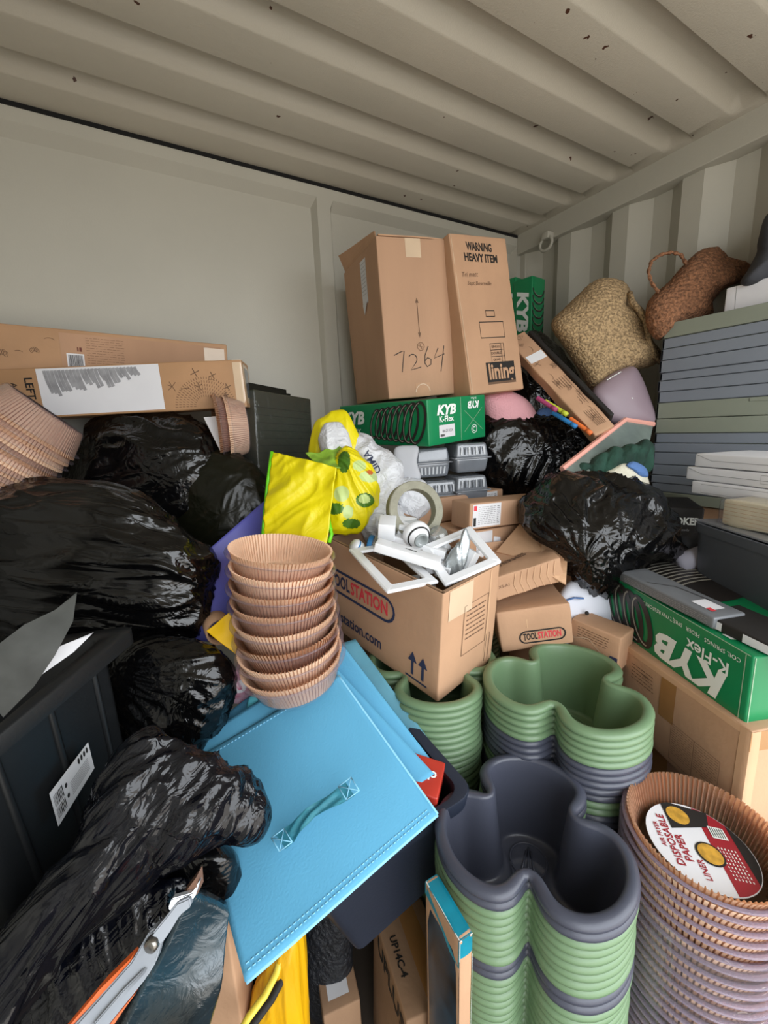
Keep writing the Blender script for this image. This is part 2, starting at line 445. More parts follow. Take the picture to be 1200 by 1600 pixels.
def fold_fn(amp, seed, knot=None, direction=None, f=(3.0, 16.0), rad=9.0, sharp=1.6):
    """height of creases: radiating from a tie point, or running along a direction"""
    off = Vector((seed*3.1, seed*1.7, seed*0.9))
    if direction is not None:
        d = Vector(direction).normalized(); a = d.cross(Vector((0.3, 0.2, 1))).normalized(); b = d.cross(a)
    def fn(p):
        wv = Vector((noise.noise(p*7+off), noise.noise(p*7+off*2), noise.noise(p*7-off)))*(0.05 if knot is not None else 0.014)
        q = p+wv
        if knot is not None:
            k = q-knot; L = k.length+1e-4; u = k/L
            v1 = Vector((u.x*rad, u.y*rad, u.z*rad))*0.55 + Vector((L*f[0]*0.8, 0, 0)) + off
            h = max(0, ridge(v1))**sharp; h2 = max(0, ridge(v1*2.3+off))**sharp
            fade = min(1.0, 0.35+L*2.2)
            return amp*(h*0.75+h2*0.3)*fade + amp*0.5*noise.noise(q*9+off)
        if direction is not None:
            v1 = Vector((q.dot(d)*f[0], q.dot(a)*f[1], q.dot(b)*f[1])) + off
            h = max(0, ridge(v1))**sharp; h2 = max(0, ridge(v1*2.1+off))**sharp
            return amp*(h*0.7+h2*0.35) + amp*0.7*noise.noise(q*6+off)
        return amp*(max(0, ridge(q*f[1]*0.5+off))**sharp*0.7 + 0.6*noise.noise(q*f[1]*0.35+off) + 0.3*max(0, ridge(q*f[1]*1.3+off)))
    return fn

def blob(name, outline, t, front, back, m, fold=None, grad=(0, 0), cen=None, n=150, rings=34, pw=2.3, parent=None, taper_back=0.9, mats=None, mifn=None):
    """a soft body: outline of its widest section at distance t, real depth in front and behind"""
    O = closed_spline(outline, n)
    c = cen or (sum(p[0] for p in outline)/len(outline), sum(p[1] for p in outline)/len(outline))
    bm = bmesh.new(); grid = []
    def P(s, k, off, sh=1.0):
        x = c[0]+(O[k][0]-c[0])*s*sh; y = c[1]+(O[k][1]-c[1])*s*sh
        return at(x, y, t + grad[0]*(x-c[0]) + grad[1]*(y-c[1]) + off)
    N = rings
    for j in range(1, 2*N):
        a = PI*j/(2*N); s = abs(math.sin(a))**(2/pw); d = math.copysign(abs(math.cos(a))**(2/pw), math.cos(a))
        off = -front*d if d > 0 else -back*d
        sh = 1.0 if d > 0 else 1-(1-taper_back)*(-d)
        grid.append([bm.verts.new(P(s, k, off, sh)) for k in range(n)])
    top = bm.verts.new(P(0, 0, -front)); bot = bm.verts.new(P(0, 0, back))
    for k in range(n):
        bm.faces.new((top, grid[0][(k+1) % n], grid[0][k])); bm.faces.new((bot, grid[-1][k], grid[-1][(k+1) % n]))
        for j in range(len(grid)-1):
            bm.faces.new((grid[j][k], grid[j][(k+1) % n], grid[j+1][(k+1) % n], grid[j+1][k]))
    bmesh.ops.recalc_face_normals(bm, faces=bm.faces)
    if fold:
        bm.normal_update()
        dv = [(v, v.normal*fold(v.co)) for v in bm.verts]
        for v, dd in dv: v.co += dd
    if mifn:
        for f in bm.faces: f.material_index = mifn(f.calc_center_median())
    base = at(c[0], c[1], t)
    low = min(v.co.z for v in bm.verts); org = Vector((base.x, base.y, low))
    for v in bm.verts: v.co -= org
    return new_obj(name, bm, mats or m, parent, True, org)

def sheet(name, px, m, th=0.004, nu=30, nv=30, wob=0.004, wfreq=8, seed=0, parent=None, fold=None, mats=None, bulge=0.0, edge=None, cyl=0.0):
    """cloth panel through four corners given as (x, y, distance)"""
    P = [at(*p) for p in px]
    nn = (P[1]-P[0]).cross(P[3]-P[0]).normalized()
    bm = bmesh.new(); org = (P[0]+P[2])/2; G = []
    for side in (0, 1):
        R = []
        for i in range(nu+1):
            row = []
            for j in range(nv+1):
                u, v = i/nu, j/nv
                p = P[0]*(1-u)*(1-v)+P[1]*u*(1-v)+P[2]*u*v+P[3]*(1-u)*v
                d = noise.noise(p*wfreq+Vector((seed, seed, 0)))*wob + bulge*math.sin(PI*u)*math.sin(PI*v) + cyl*math.sin(PI*v)
                if fold: d += fold(p)
                row.append(bm.verts.new(p+nn*(d+(th if side else 0))-org))
            R.append(row)
        G.append(R)
    for i in range(nu):
        for j in range(nv):
            bm.faces.new((G[1][i][j], G[1][i+1][j], G[1][i+1][j+1], G[1][i][j+1]))
            bm.faces.new((G[0][i][j+1], G[0][i+1][j+1], G[0][i+1][j], G[0][i][j]))
    def rim(a, b):
        for k in range(len(a)-1): bm.faces.new((a[k], a[k+1], b[k+1], b[k]))
    rim([G[0][i][0] for i in range(nu+1)], [G[1][i][0] for i in range(nu+1)])
    rim([G[1][i][nv] for i in range(nu+1)], [G[0][i][nv] for i in range(nu+1)])
    rim([G[1][0][j] for j in range(nv+1)], [G[0][0][j] for j in range(nv+1)])
    rim([G[0][nu][j] for j in range(nv+1)], [G[1][nu][j] for j in range(nv+1)])
    return new_obj(name, bm, mats or m, parent, True, org)

# ------------------------------------------------------------------ the container
XL, XR, YB, ZC, YF = -0.42, 1.93, 1.73, 2.39, -0.75
def struct(name, bm, m, smooth=False):
    o = new_obj(name, bm, m, None, smooth); o['kind'] = 'structure'; return o
bm = bmesh.new(); bx(bm, (XL-0.1, YF, -0.05), (XR+0.1, YB+0.1, 0)); struct('floor', bm, M_FLOOR)

def corr(ys, ye, x_out, x_in, name, sgn):
    bm = bmesh.new(); pts = []; y = 0.952-0.272*12
    while y < ye+0.3:
        pts += [(y, x_in), (y+0.053, x_out), (y+0.122, x_out), (y+0.201, x_in)]; y += 0.272
    pts = [p for p in pts if ys-0.1 <= p[0] <= ye+0.06]
    lo = [bm.verts.new((x, y, 0)) for y, x in pts]; hi = [bm.verts.new((x, y, ZC)) for y, x in pts]
    lo2 = [bm.verts.new((x+0.004*sgn, y, 0)) for y, x in pts]; hi2 = [bm.verts.new((x+0.004*sgn, y, ZC)) for y, x in pts]
    for i in range(len(pts)-1):
        bm.faces.new((lo[i], lo[i+1], hi[i+1], hi[i])); bm.faces.new((lo2[i+1], lo2[i], hi2[i], hi2[i+1]))
        bm.faces.new((hi[i], hi[i+1], hi2[i+1], hi2[i]))
    struct(name, bm, M_PAINT)
corr(YF, YB, XR+0.008, XR-0.032, 'wall_right', 1)
corr(YF, YB, XL-0.008, XL+0.012, 'wall_left', -1)

# end wall: two pressed panels inside flat frames
bm = bmesh.new()
def step(v, stops): # 0 outside, 1 inside with sloped borders
    for a, b, s in stops:
        if a <= v <= b: return min(1, (v-a)/s, (b-v)/s)
    return 0
sl = 0.016
xs = sorted({XL-0.05, -0.34, -0.34+sl, 0.741-sl, 0.741, 0.797, 0.797+sl, 1.868-sl, 1.868, XR+0.05})
zs = sorted({0, 0.12, 0.12+sl, 2.325-sl, 2.34, 2.352, ZC-0.012})
g = [[bm.verts.new((x, YB+0.032*min(step(x, ((-0.34, 0.741, sl), (0.797, 1.868, sl))), step(z, ((0.12, 2.34, 0.03),))), z)) for z in zs] for x in xs]
for i in range(len(xs)-1):
    for j in range(len(zs)-1): bm.faces.new((g[i][j], g[i+1][j], g[i+1][j+1], g[i][j+1]))
bx(bm, (XL-0.05, YB+0.05, 0), (XR+0.05, YB+0.08, ZC))
struct('wall_back', bm, M_PAINT)
bm = bmesh.new(); bx(bm, (XL, YB-0.004, ZC-0.012), (XR, YB+0.06, ZC+0.004)); struct('trim_1', bm, M_DARK)   # dark seal gap under the roof
bm = bmesh.new(); bx(bm, (1.868, YF, 2.297), (XR+0.02, YB, ZC+0.01), bev=0.004); struct('trim_2', bm, M_PAINT, False)
bm = bmesh.new(); bx(bm, (XL-0.03, YF, 2.297), (XL+0.06, YB, ZC+0.01), bev=0.004); struct('trim_3', bm, M_PAINT, False)
bm = bmesh.new(); bx(bm, (1.895, YB-0.035, 0), (XR+0.03, YB+0.01, 2.30), bev=0.004); struct('trim_4', bm, M_PAINT, False)
bm = bmesh.new(); bx(bm, (XL-0.03, YB-0.05, 0), (XL+0.062, YB+0.02, 2.30), bev=0.004); struct('trim_5', bm, M_PAINT, False)

# roof: flat sheet with raised transverse troughs that stop short of the rails
bm = bmesh.new()
def sm(t): t = max(0, min(1, t)); return t*t*(3-2*t)
ys = []; y0 = 0.900-0.207*9
prof = []
for k in range(14):
    y = y0+0.207*k
    if y > YB: break
    for dy, h in ((0, 0), (0.003, 0.12), (0.009, 0.88), (0.013, 1), (0.064, 1), (0.070, 0.93), (0.082, 0.5), (0.094, 0.07), (0.100, 0)):
        if y+dy < YB+0.05: prof.append((y+dy, h))
prof = [p for p in prof if p[0] >= YF-0.05]; prof.append((YB+0.06, 0))
xb = [XL-0.03, -0.37, -0.36, -0.345, -0.33, -0.32] + [(-0.32+i*0.106) for i in range(1, 20)] + [1.79, 1.80, 1.812, 1.826, 1.838, 1.85, XR+0.03]
xb = sorted(set(round(x, 4) for x in xb if x <= 1.79 or x in (1.80, 1.812, 1.826, 1.838, 1.85, XR+0.03)))
def fx(x): return sm((1.85-x)/0.055)*sm((x+0.375)/0.055)
g = [[bm.verts.new((x, y, ZC+0.038*h*fx(x))) for y, h in prof] for x in xb]
for i in range(len(xb)-1):
    for j in range(len(prof)-1): bm.faces.new((g[i][j], g[i][j+1], g[i+1][j+1], g[i+1][j]))
bx(bm, (XL-0.03, YF, ZC+0.05), (XR+0.03, YB+0.06, ZC+0.06))
o = struct('ceiling', bm, M_CEIL, True); smooth_angle(o, 50)

# lashing ring under the roof rail
bm = bmesh.new(); c = at(853, 381, 2.02)
tube(bm, [c+Vector((0, 0.035*math.cos(a), 0.03*math.sin(a))) for a in [2*PI*k/20 for k in range(20)]], 0.007, closed=True)
o = new_obj('lashing_ring', bm, M_PAINT); tag(o, 'painted steel lashing ring hanging under the roof rail in the corner', 'ring')
bm = bmesh.new(); bx(bm, (c.x-0.012, c.y-0.02, c.z+0.02), (c.x+0.03, c.y+0.02, c.z+0.05), bev=0.003)
new_obj('bracket', bm, M_PAINT, o)
# ------------------------------------------------------------------ stacked trefoil planters
_K = ((0, .478), (4, .60), (9, .745), (16, .85), (25, .92), (35, .965), (48, .995), (60, 1.0))
def RR(th):
    d = abs(((math.degrees(th)-30+60) % 120)-60)
    for (a0, r0), (a1, r1) in zip(_K, _K[1:]):
        if d <= a1: return r0+(r1-r0)*(d-a0)/(a1-a0)
    return 1.0
_n = 720
_raw = [RR(2*PI*i/_n) for i in range(_n)]
_wt = [math.exp(-(j/6.0)**2) for j in range(-16, 17)]
_sm = [sum(_raw[(i+j) % _n]*_wt[j+16] for j in range(-16, 17))/sum(_wt) for i in range(_n)]
_sm = [r/max(_sm) for r in _sm]
_pt = [(r*math.cos(2*PI*i/_n), r*math.sin(2*PI*i/_n)) for i, r in enumerate(_sm)]
_L = [0.0]
for i in range(_n): _L.append(_L[-1]+math.dist(_pt[i], _pt[(i+1) % _n]))
NP = 132; TREF = []; _j = 0
for k in range(NP):
    d = _L[-1]*k/NP
    while _L[_j+1] < d: _j += 1
    f_ = (d-_L[_j])/(_L[_j+1]-_L[_j]); p0 = _pt[_j]; p1 = _pt[(_j+1) % _n]
    TREF.append(Vector((p0[0]+(p1[0]-p0[0])*f_, p0[1]+(p1[1]-p0[1])*f_)))
PH, PRAD = 0.175, 0.171
INSET = [[p*PRAD for p in TREF]]
for _ in range(46):
    P_ = INSET[-1]; Q_ = []
    for i in range(NP):
        tn = (P_[(i+1) % NP]-P_[i-1]).normalized(); Q_.append(P_[i]-Vector((tn.y, -tn.x))*0.001)
    for _r in range(2):
        L_ = []
        for i in range(NP):
            tn = (Q_[(i+1) % NP]-Q_[i-1]).normalized(); d = (Q_[(i+1) % NP]+Q_[i-1])*0.5-Q_[i]
            L_.append(Q_[i]+tn*d.dot(tn)*0.5+d*0.04)
        Q_ = L_
    INSET.append(Q_)
def inset_pt(i, ins):
    if ins >= 0.0455: return INSET[45][i]*(1-(ins-0.045)/0.125)
    k = int(ins*1000); f = ins*1000-k; return INSET[k][i]*(1-f)+INSET[k+1][i]*f
def planter_mesh(name, m):
    bm = bmesh.new()
    # (inset from outline in metres, height)
    prof = [(0.0395, 0.0), (0.0385, 0.002), (0.0200, PH-0.016), (0.0025, PH-0.0148), (0.0003, PH-0.0125), (0.0, PH-0.0075), (0.003, PH-0.003), (0.009, PH-0.0004), (0.014, PH),
            (0.0185, PH-0.0015), (0.0205, PH-0.006), (0.0230, PH-0.03), (0.0345, 0.05), (0.0388, 0.014), (0.040, 0.008), (0.046, 0.005), (0.085, 0.005), (0.088, 0.007), (0.094, 0.007), (0.097, 0.005), (0.115, 0.005), (0.118, 0.009), (0.124, 0.009), (0.127, 0.005)]
    rings = []
    for ins, z in prof:
        R = []
        for i in range(NP):
            p = inset_pt(i, ins)
            R.append(bm.verts.new((p.x, p.y, z)))
        rings.append(R)
    for a in range(len(rings)-1):
        for i in range(NP): bm.faces.new((rings[a][i], rings[a][(i+1) % NP], rings[a+1][(i+1) % NP], rings[a+1][i]))
    bm.faces.new(rings[-1]); bm.faces.new(list(reversed(rings[0])))
    # moulded ribs and arrow marks on the floor of each lobe
    for k in range(3):
        a0 = PI/2+k*2*PI/3; c = Vector((math.cos(a0), math.sin(a0), 0))*0.078; t_ = Vector((-math.sin(a0), math.cos(a0), 0)); e_ = Vector((math.cos(a0), math.sin(a0), 0))
        tube(bm, [c+Vector((0, 0, 0.006))+(t_*math.cos(x)+e_*math.sin(x))*0.036 for x in [2*PI*i/24 for i in range(24)]], 0.0022, seg=6, closed=True)
        for q in (-1, 0, 1):
            tube(bm, [c+Vector((0, 0, 0.006))+t_*(q*0.012)-e_*0.024, c+Vector((0, 0, 0.007))+e_*(0.026-abs(q)*0.008)+t_*q*0.004], 0.0022, seg=6)
    bmesh.ops.recalc_face_normals(bm, faces=bm.faces)
    me = bpy.data.meshes.new(name); bm.to_mesh(me); bm.free(); me.materials.append(m)
    for p in me.polygons: p.use_smooth = True
    return me
ME_SAGE = planter_mesh('planter', SAGE); ME_SLATE = planter_mesh('planter', SLATE)
ORD = ['topmost', 'second from the top', 'third from the top', 'fourth from the top', 'fifth from the top', 'sixth from the top', 'seventh from the top', 'eighth from the top', 'ninth from the top', 'tenth from the top',
       'eleventh from the top', 'twelfth from the top', 'thirteenth from the top', 'fourteenth from the top', 'fifteenth from the top', 'sixteenth from the top', 'seventeenth from the top', 'eighteenth from the top', 'nineteenth from the top', 'twentieth from the top']
def ordn(i):
    if i < 20: return ORD[i]
    tens = {2: 'twenty', 3: 'thirty', 4: 'forty', 5: 'fifty', 6: 'sixty'}[(i+1)//10] if (i+1) >= 20 else ''
    u = (i+1) % 10
    un = ['', 'first', 'second', 'third', 'fourth', 'fifth', 'sixth', 'seventh', 'eighth', 'ninth'][u]
    if u == 0: return {3: 'thirtieth', 4: 'fortieth', 5: 'fiftieth', 6: 'sixtieth'}[(i+1)//10]+' from the top'
    return tens+'-'+un+' from the top'
def pot_stack(cx, cy, rimz, yaw, pitch, colours, where, group, lean=(0, 0), sc=1.0):
    n = len(colours)
    for i, c in enumerate(colours):
        o = bpy.data.objects.new('trefoil_planter', ME_SAGE if c == 'g' else ME_SLATE); C.objects.link(o)
        o.scale = (sc, sc, 1); z = rimz-PH-pitch*i; j = random.uniform(-0.0012, 0.0012)
        o.location = (cx+j+lean[0]*pitch*i, cy-j+lean[1]*pitch*i, z); o.rotation_euler = (0, 0, yaw+random.uniform(-0.01, 0.01))
        tag(o, '%s green trefoil planter, %s %s' % ('sage' if c == 'g' else 'slate', ordn(i), where) if c == 'g' else 'slate grey trefoil planter, %s %s' % (ordn(i), where), 'planter', group)
near = 'ssgggggggss'; near = near+'g'*(int((0.745-PH)/0.0150)-len(near)+1)
pot_stack(0.495, 0.402, 0.749, -0.87, 0.0150, near, 'in the stack nearest the camera', 'trefoil planters in the nearest stack', sc=0.97)
far = 'gggggsssssggsss'; far = far+'s'*(int((0.862-PH)/0.0150)-len(far)+1)
pot_stack(0.748, 0.527, 0.863, -1.13, 0.0150, far, 'in the stack with a green top planter', 'trefoil planters in the middle stack', sc=1.04)
bk = 'g'*int((0.862-PH)/0.0160+1)
pot_stack(0.558, 0.766, 0.850, 0.52, 0.0160, bk, 'in the green stack under the open carton', 'trefoil planters under the open carton')
pot_stack(0.79, 0.99, 0.86, 0.3, 0.0160, bk[:34]+'g'*9, 'in the dim green stack behind the others', 'trefoil planters at the back')

# ------------------------------------------------------------------ paper liners in round clear tubs
def liner_mesh():
    bm = bmesh.new(); n = 90; rings = []; FR = (0.0, 0.64, 0.74, 0.90)
    for r, z, amp in ((0.086, 0.002, 0.0008), (0.090, 0.006, 0.0014), (0.099, 0.032, 0.0020), (0.107, 0.058, 0.0022), (0.1115, 0.068, 0.0022)):
        rings.append([bm.verts.new(((r+(amp if q < 2 else -amp))*math.cos(2*PI*(k+FR[q])/n), (r+(amp if q < 2 else -amp))*math.sin(2*PI*(k+FR[q])/n), z)) for k in range(n) for q in range(4)])
    for a in range(len(rings)-1):
        for k in range(4*n): bm.faces.new((rings[a][k], rings[a][(k+1) % (4*n)], rings[a+1][(k+1) % (4*n)], rings[a+1][k]))
    bm.faces.new(rings[0])
    bmesh.ops.solidify(bm, geom=bm.faces[:], thickness=0.0004)
    me = bpy.data.meshes.new('paper_liner'); bm.to_mesh(me); bm.free(); me.materials.append(LINER); return me
def tubshell_mesh(m, name='clear_tub'):
    bm = bmesh.new()
    lathe(bm, [(0.089, -0.0005), (0.093, 0.004), (0.1090, 0.053), (0.1125, 0.055), (0.119, 0.055), (0.121, 0.057), (0.120, 0.059), (0.1145, 0.0585)], 64)
    me = bpy.data.meshes.new(name); bm.to_mesh(me); bm.free(); me.materials.append(m)
    for p in me.polygons: p.use_smooth = True
    return me
ME_LIN = liner_mesh(); ME_TUB = tubshell_mesh(CLEAR); ME_TUBB = tubshell_mesh(CLEARB)
def liner_tub(M, label, group, shell=None, scale=1.0):
    e = empty('liner_tub'); e.matrix_world = M @ Matrix.Scale(scale, 4)
    a = bpy.data.objects.new('paper_liner', ME_LIN); b = bpy.data.objects.new('clear_tub', shell or ME_TUB)
    for q in (a, b): C.objects.link(q); q.parent = e
    tag(e, label, 'food liner tub', group); return e
def axisM(pos, axis, spin=0.0):
    z = Vector(axis).normalized(); x = Vector((1, 0.2, 0)).cross(z).cross(z)*-1; x = (Vector((1, 0, 0))-z*z.x).normalized() if abs(z.x) < 0.95 else Vector((0, 1, 0))
    y = z.cross(x); m = Matrix(((x.x, y.x, z.x, pos[0]), (x.y, y.y, z.y, pos[1]), (x.z, y.z, z.z, pos[2]), (0, 0, 0, 1)))
    return m @ Matrix.Rotation(spin, 4, 'Z')
# middle stack, leaning on the blue cloths: rim centres in the photo
rims = [(440, 858), (441, 882), (441, 906), (443, 930), (446, 955), (449, 979), (452, 1003), (456, 1026)]
for i, (x, y) in enumerate(rims):
    k = i/7; p = at(x, y, 0.90)
    ax = (Vector((0, 0, 1)) + CX*(0.15-0.27*k) + Vector((-0.05*k, -0.10*k, 0))).normalized()
    liner_tub(axisM(p-ax*0.062, ax, i*0.7), 'clear tub with paper liner, %s in the blue cloth stack' % ordn(i), 'liner tubs stacked on the blue cloths', scale=0.97)
# tall wrapped stack at lower right
c0 = at(1098, 1296, 0.70); nst = 25
base_z = c0.z-0.063-0.0185*(nst-1)
for i in range(nst):
    p = Vector((c0.x-0.0005*i, c0.y-0.0004*i, c0.z-0.063-0.0185*i))
    liner_tub(axisM(p, (0.01, -0.03, 1), i*0.9), 'clear tub with paper liner, %s in the tall stack' % ordn(i), 'liner tubs in the tall wrapped stack at lower right', ME_TUBB, scale=1.02 if i else 1.0)
# printed card inside the top tub
bm = bmesh.new(); R = 0.080; n = 48
mats_ = [WHITE, mat('card_red', '9c1f2c', rough=0.5), INK, mat('food_yellow', 'd9a53c', rough=0.6, var=0.4, vscale=90), KWHITE, GREYINK]
cardspin = 0
ring = [bm.verts.new((R*math.cos(2*PI*k/n), R*math.sin(2*PI*k/n), 0.0012)) for k in range(n)]; ring2 = [bm.verts.new((v.co.x, v.co.y, 0)) for v in ring]
bm.faces.new(ring); bm.faces.new(list(reversed(ring2)))
for k in range(n): bm.faces.new((ring2[k], ring2[(k+1) % n], ring[(k+1) % n], ring[k]))
def cpoly(pts, mi, z=0.0016):
    f = bm.faces.new([bm.verts.new((x, y, z)) for x, y in pts]); f.material_index = mi
    if f.normal.z < 0 or True: bm.normal_update(); 
    if f.normal.z < 0: f.normal_flip()
def seg(x0, x1, mi, z=0.0016):
    m_ = 14; r = R*0.985; xs_ = [x0+(x1-x0)*i/m_ for i in range(m_+1)]
    cpoly([(x, -math.sqrt(max(0, r*r-x*x))) for x in xs_]+[(x, math.sqrt(max(0, r*r-x*x))) for x in reversed(xs_)], mi, z)
seg(0.018, R*0.985, 1); seg(0.060, R*0.985, 2, 0.0019)
cpoly([(-0.035, 0.022), (0.030, 0.040), (0.040, 0.070), (-0.022, 0.078), (-0.035, 0.072)], 2, 0.0022)
for cx_, cy_ in ((-0.014, 0.052), (0.008, -0.014)):
    cpoly(arc(cx_, cy_, 0.021, 0, 2*PI, 24), 2, 0.0024); cpoly(arc(cx_, cy_, 0.018, 0, 2*PI, 24), 3, 0.0027)
cpoly([(0.028, 0.020), (0.052, 0.020), (0.052, 0.042), (0.028, 0.042)], 4, 0.0026)
for i in range(6): cpoly([(0.030+i*0.0036, 0.022), (0.0315+i*0.0036, 0.022), (0.0315+i*0.0036, 0.040), (0.030+i*0.0036, 0.040)], 2, 0.0029)
for st, x, y, sz in (('AIR FRYER', -0.060, 0.006, 0.010), ('DISPOSABLE', -0.046, 0.0, 0.017), ('PAPER', -0.030, -0.012, 0.017), ('LINER', -0.014, -0.045, 0.013)):
    vs, fs = text_polys(st, sz, 0.02); V = [bm.verts.new((x-b, y+a, 0.0022)) for a, b in vs]
    for q in fs:
        try: bm.faces.new([V[i] for i in q]).material_index = 1
        except ValueError: pass
rn = random.Random(4)
for r_ in range(6):
    for c_ in range(9):
        x, y = 0.026+r_*0.005, -0.05+c_*0.0062
        cpoly([(x, y), (x+0.0018, y), (x+0.0018, y+rn.uniform(0.002, 0.005)), (x, y+0.003)], 4, 0.0023)
M = axisM(c0-Vector((0, 0, 0.034)), (0.06, -0.06, 1), -0.75)
o = new_obj('printed_card', bm, mats_, None, False); o.matrix_world = M
tag(o, 'round red, white and black printed card with food pictures lying in the topmost liner', 'card')
# clear film sleeve round the tall stack
bm = bmesh.new(); lathe(bm, [(0.121+0.0035*noise.noise(Vector((0, 0, z*9))), base_z+z) for z in [i*0.0245 for i in range(18)]], 64)
for v in bm.verts: v.co += Vector((v.co.x, v.co.y, 0)).normalized()*0.0025*noise.noise(v.co*25)
for v in bm.verts: v.co.x += c0.x-0.006; v.co.y += c0.y-0.004
o = new_obj('film_sleeve', bm, FILM); tag(o, 'clear plastic film sleeve wrapped round the tall stack of liner tubs', 'plastic wrap')

# left stack lying on its side with its bottoms towards the wall corner
for i in range(9):
    ax = (CX*-0.55+CY*0.78-CF*0.22).normalized()       # opening direction: down and to the left
    p = at(74, 640, 1.08) + ax*0.0215*i
    liner_tub(axisM(p, ax, i*0.5), 'brown liner tub tipped over at the left edge, %s from the outer end' % ['first', 'second', 'third', 'fourth', 'fifth', 'sixth', 'seventh', 'eighth', 'ninth'][i], 'liner tubs lying on their side by the left wall', scale=1.05)
for i in range(2):
    ax = (CX*-0.93+CY*0.05+CF*-0.35).normalized(); p = at(384, 668, 1.33) + ax*0.03*i
    liner_tub(axisM(p, ax, 0), 'liner tub standing on edge beside the dark wrapped stack, %s' % ('right one' if i == 0 else 'left one'), 'liner tubs under the long carton', scale=0.9)
bm = bmesh.new(); slab(bm, [at(318, 652, 1.25), at(342, 650, 1.27), at(356, 702, 1.27), at(345, 706, 1.25)], 0.002); o = new_obj('printed_card', bm, WHITE, None, False)
tag(o, 'pale card showing in the mouth of the liner tub under the long carton', 'card')

# ------------------------------------------------------------------ cartons
def springs(b, f, u0, u1, v0, v1, n=7, flip=False, lean=0.35, dark=SPRD, light=SPRL, wk=1.0):
    H = v1-v0; rv = H*0.5; cv = (v0+v1)/2; ru = H*0.26
    for k in range(n):
        cu = u0+ru+(u1-u0-2*ru)*k/(n-1)
        sc = 1-0.035*k if flip else 1-0.035*(n-1-k)
        sh = lean*(1 if not flip else -1)
        P = [(cu+ru*math.cos(a)*sc+sh*rv*math.sin(a)*0.5, cv+(rv*sc*0.97)*math.sin(a)) for a in [2*PI*i/26 for i in range(26)]]
        b.line(f, P, H*0.080*wk, dark, h=0.0012+0.0001*k, closed=True)
        Q = [(cu+ru*math.cos(a)*sc+sh*rv*math.sin(a)*0.5+H*0.012, cv+(rv*sc*0.97)*math.sin(a)) for a in [PI*0.55+PI*1.0*i/14 for i in range(15)]]
        b.line(f, Q, H*0.020*wk, light, h=0.0016+0.0001*k)

def kyb(b, f, u, v, s, ang=0, m=None): b.text(f, 'KYB', u, v, s, m or KWHITE, ang, bold=0.045, shear=0.25, sx=1.15)

# tall carton 7264
b = Carton((0.2562, 0.3618, 0.4992), [CARD], amp=0.004, freq=5, seed=1)
for P_ in ([(0.03, 0.140), (0.055, 0.150), (0.068, 0.152), (0.055, 0.085)], arc(0.098, 0.125, 0.016, 2.6, -0.6, 8)+[(0.088, 0.09), (0.128, 0.098)], [(0.160, 0.165), (0.145, 0.135), (0.143, 0.110), (0.152, 0.098), (0.166, 0.105), (0.168, 0.122), (0.155, 0.128), (0.145, 0.118)], [(0.198, 0.158), (0.180, 0.125), (0.222, 0.138)], [(0.222, 0.165), (0.205, 0.08)]): b.line('F', P_, 0.0028, INK)
b.line('F', [(0.128, 0.31), (0.131, 0.205)], 0.0022, INKF)
for u, v, d in ((0.128, 0.315, 1), (0.131, 0.198, -1)): b.poly('F', [(u-0.006*d, v-0.012*d), (u+0.006*d, v-0.012*d), (u, v+0.004*d)], INKF, h=0.0012)
b.line('F', arc(0.132, 0.165, 0.013, 0, 2*PI, 18), 0.0015, INKF); b.line('F', [(0.122, 0.168), (0.142, 0.162)], 0.0015, INKF); b.line('F', [(0.128, 0.175), (0.136, 0.155)], 0.0015, INKF)
b.line('F', arc(0.13, 0.012, 0.028, 0.15, PI-0.15, 14, ry=0.03), 0.002, CLEARTAPE)
b.rect('F', 0.10, 0.44, 0.155, 0.497, CLEARTAPE); b.rect('F', 0.102, 0.0, 0.158, 0.045, CARD2)
b.rect('L', 0.19, 0.335, 0.245, 0.475, PAPERW, n=8); b.scribble('L', 0.195, 0.36, 0.24, 0.47, 9, GREYINK, 0.002)
b.poly('L', [(0.195, 0.335), (0.245, 0.345), (0.205, 0.30)], PAPERW, h=0.004)
o = b.done('tall_carton', (0.7583, 1.2585, 1.5242), (0.0193, -0.0582, -0.1596))
tag(o, 'tall plain brown carton marked 7264 standing on the green coil spring box', 'box')
bm = bmesh.new(); slab(bm, [(0.004, 0.02, 0.497), (0.004, 0.35, 0.497), (-0.02, 0.345, 0.555), (0.02, 0.06, 0.535)], 0.004, sub=4, wob=0.006)
slab(bm, [(0.01, 0.002, 0.498), (0.25, 0.004, 0.498), (0.245, 0.12, 0.512), (0.02, 0.12, 0.507)], 0.004, sub=4, wob=0.005)
new_obj('flap', bm, CARD2, o, False)

# lining carton
b = Carton((0.2553, 0.20, 0.5235), [CARD2], amp=0.004, freq=5, seed=2)
b.text('F', 'WARNING', 0.125, 0.485, 0.036, INK, 0, bold=0.03, width=0.115); b.text('F', 'HEAVY ITEM', 0.128, 0.450, 0.036, INK, 0, bold=0.03, width=0.15)
b.text('F', 'Tri matt', 0.065, 0.395, 0.022, INKF, 0.05, shear=0.3); b.text('F', 'Sept Bournville', 0.105, 0.368, 0.018, INKF, 0.02, shear=0.3)
def rectline(b, f, u0, v0, u1, v1, wd, m): b.line(f, [(u0, v0), (u1, v0), (u1, v1), (u0, v1)], wd, m, closed=True)
rectline(b, 'F', 0.115, 0.258, 0.155, 0.278, 0.003, INK); rectline(b, 'F', 0.08, 0.187, 0.19, 0.24, 0.003, INK)
for i, st in enumerate(('SINGLE', 'DOUBLE', 'QUAD')):
    v = 0.155-i*0.022; rectline(b, 'F', 0.115, v-0.011, 0.165, v+0.011, 0.0022, INK); rectline(b, 'F', 0.165, v-0.011, 0.178, v+0.011, 0.0022, INK); b.text('F', st, 0.14, v, 0.012, INK)
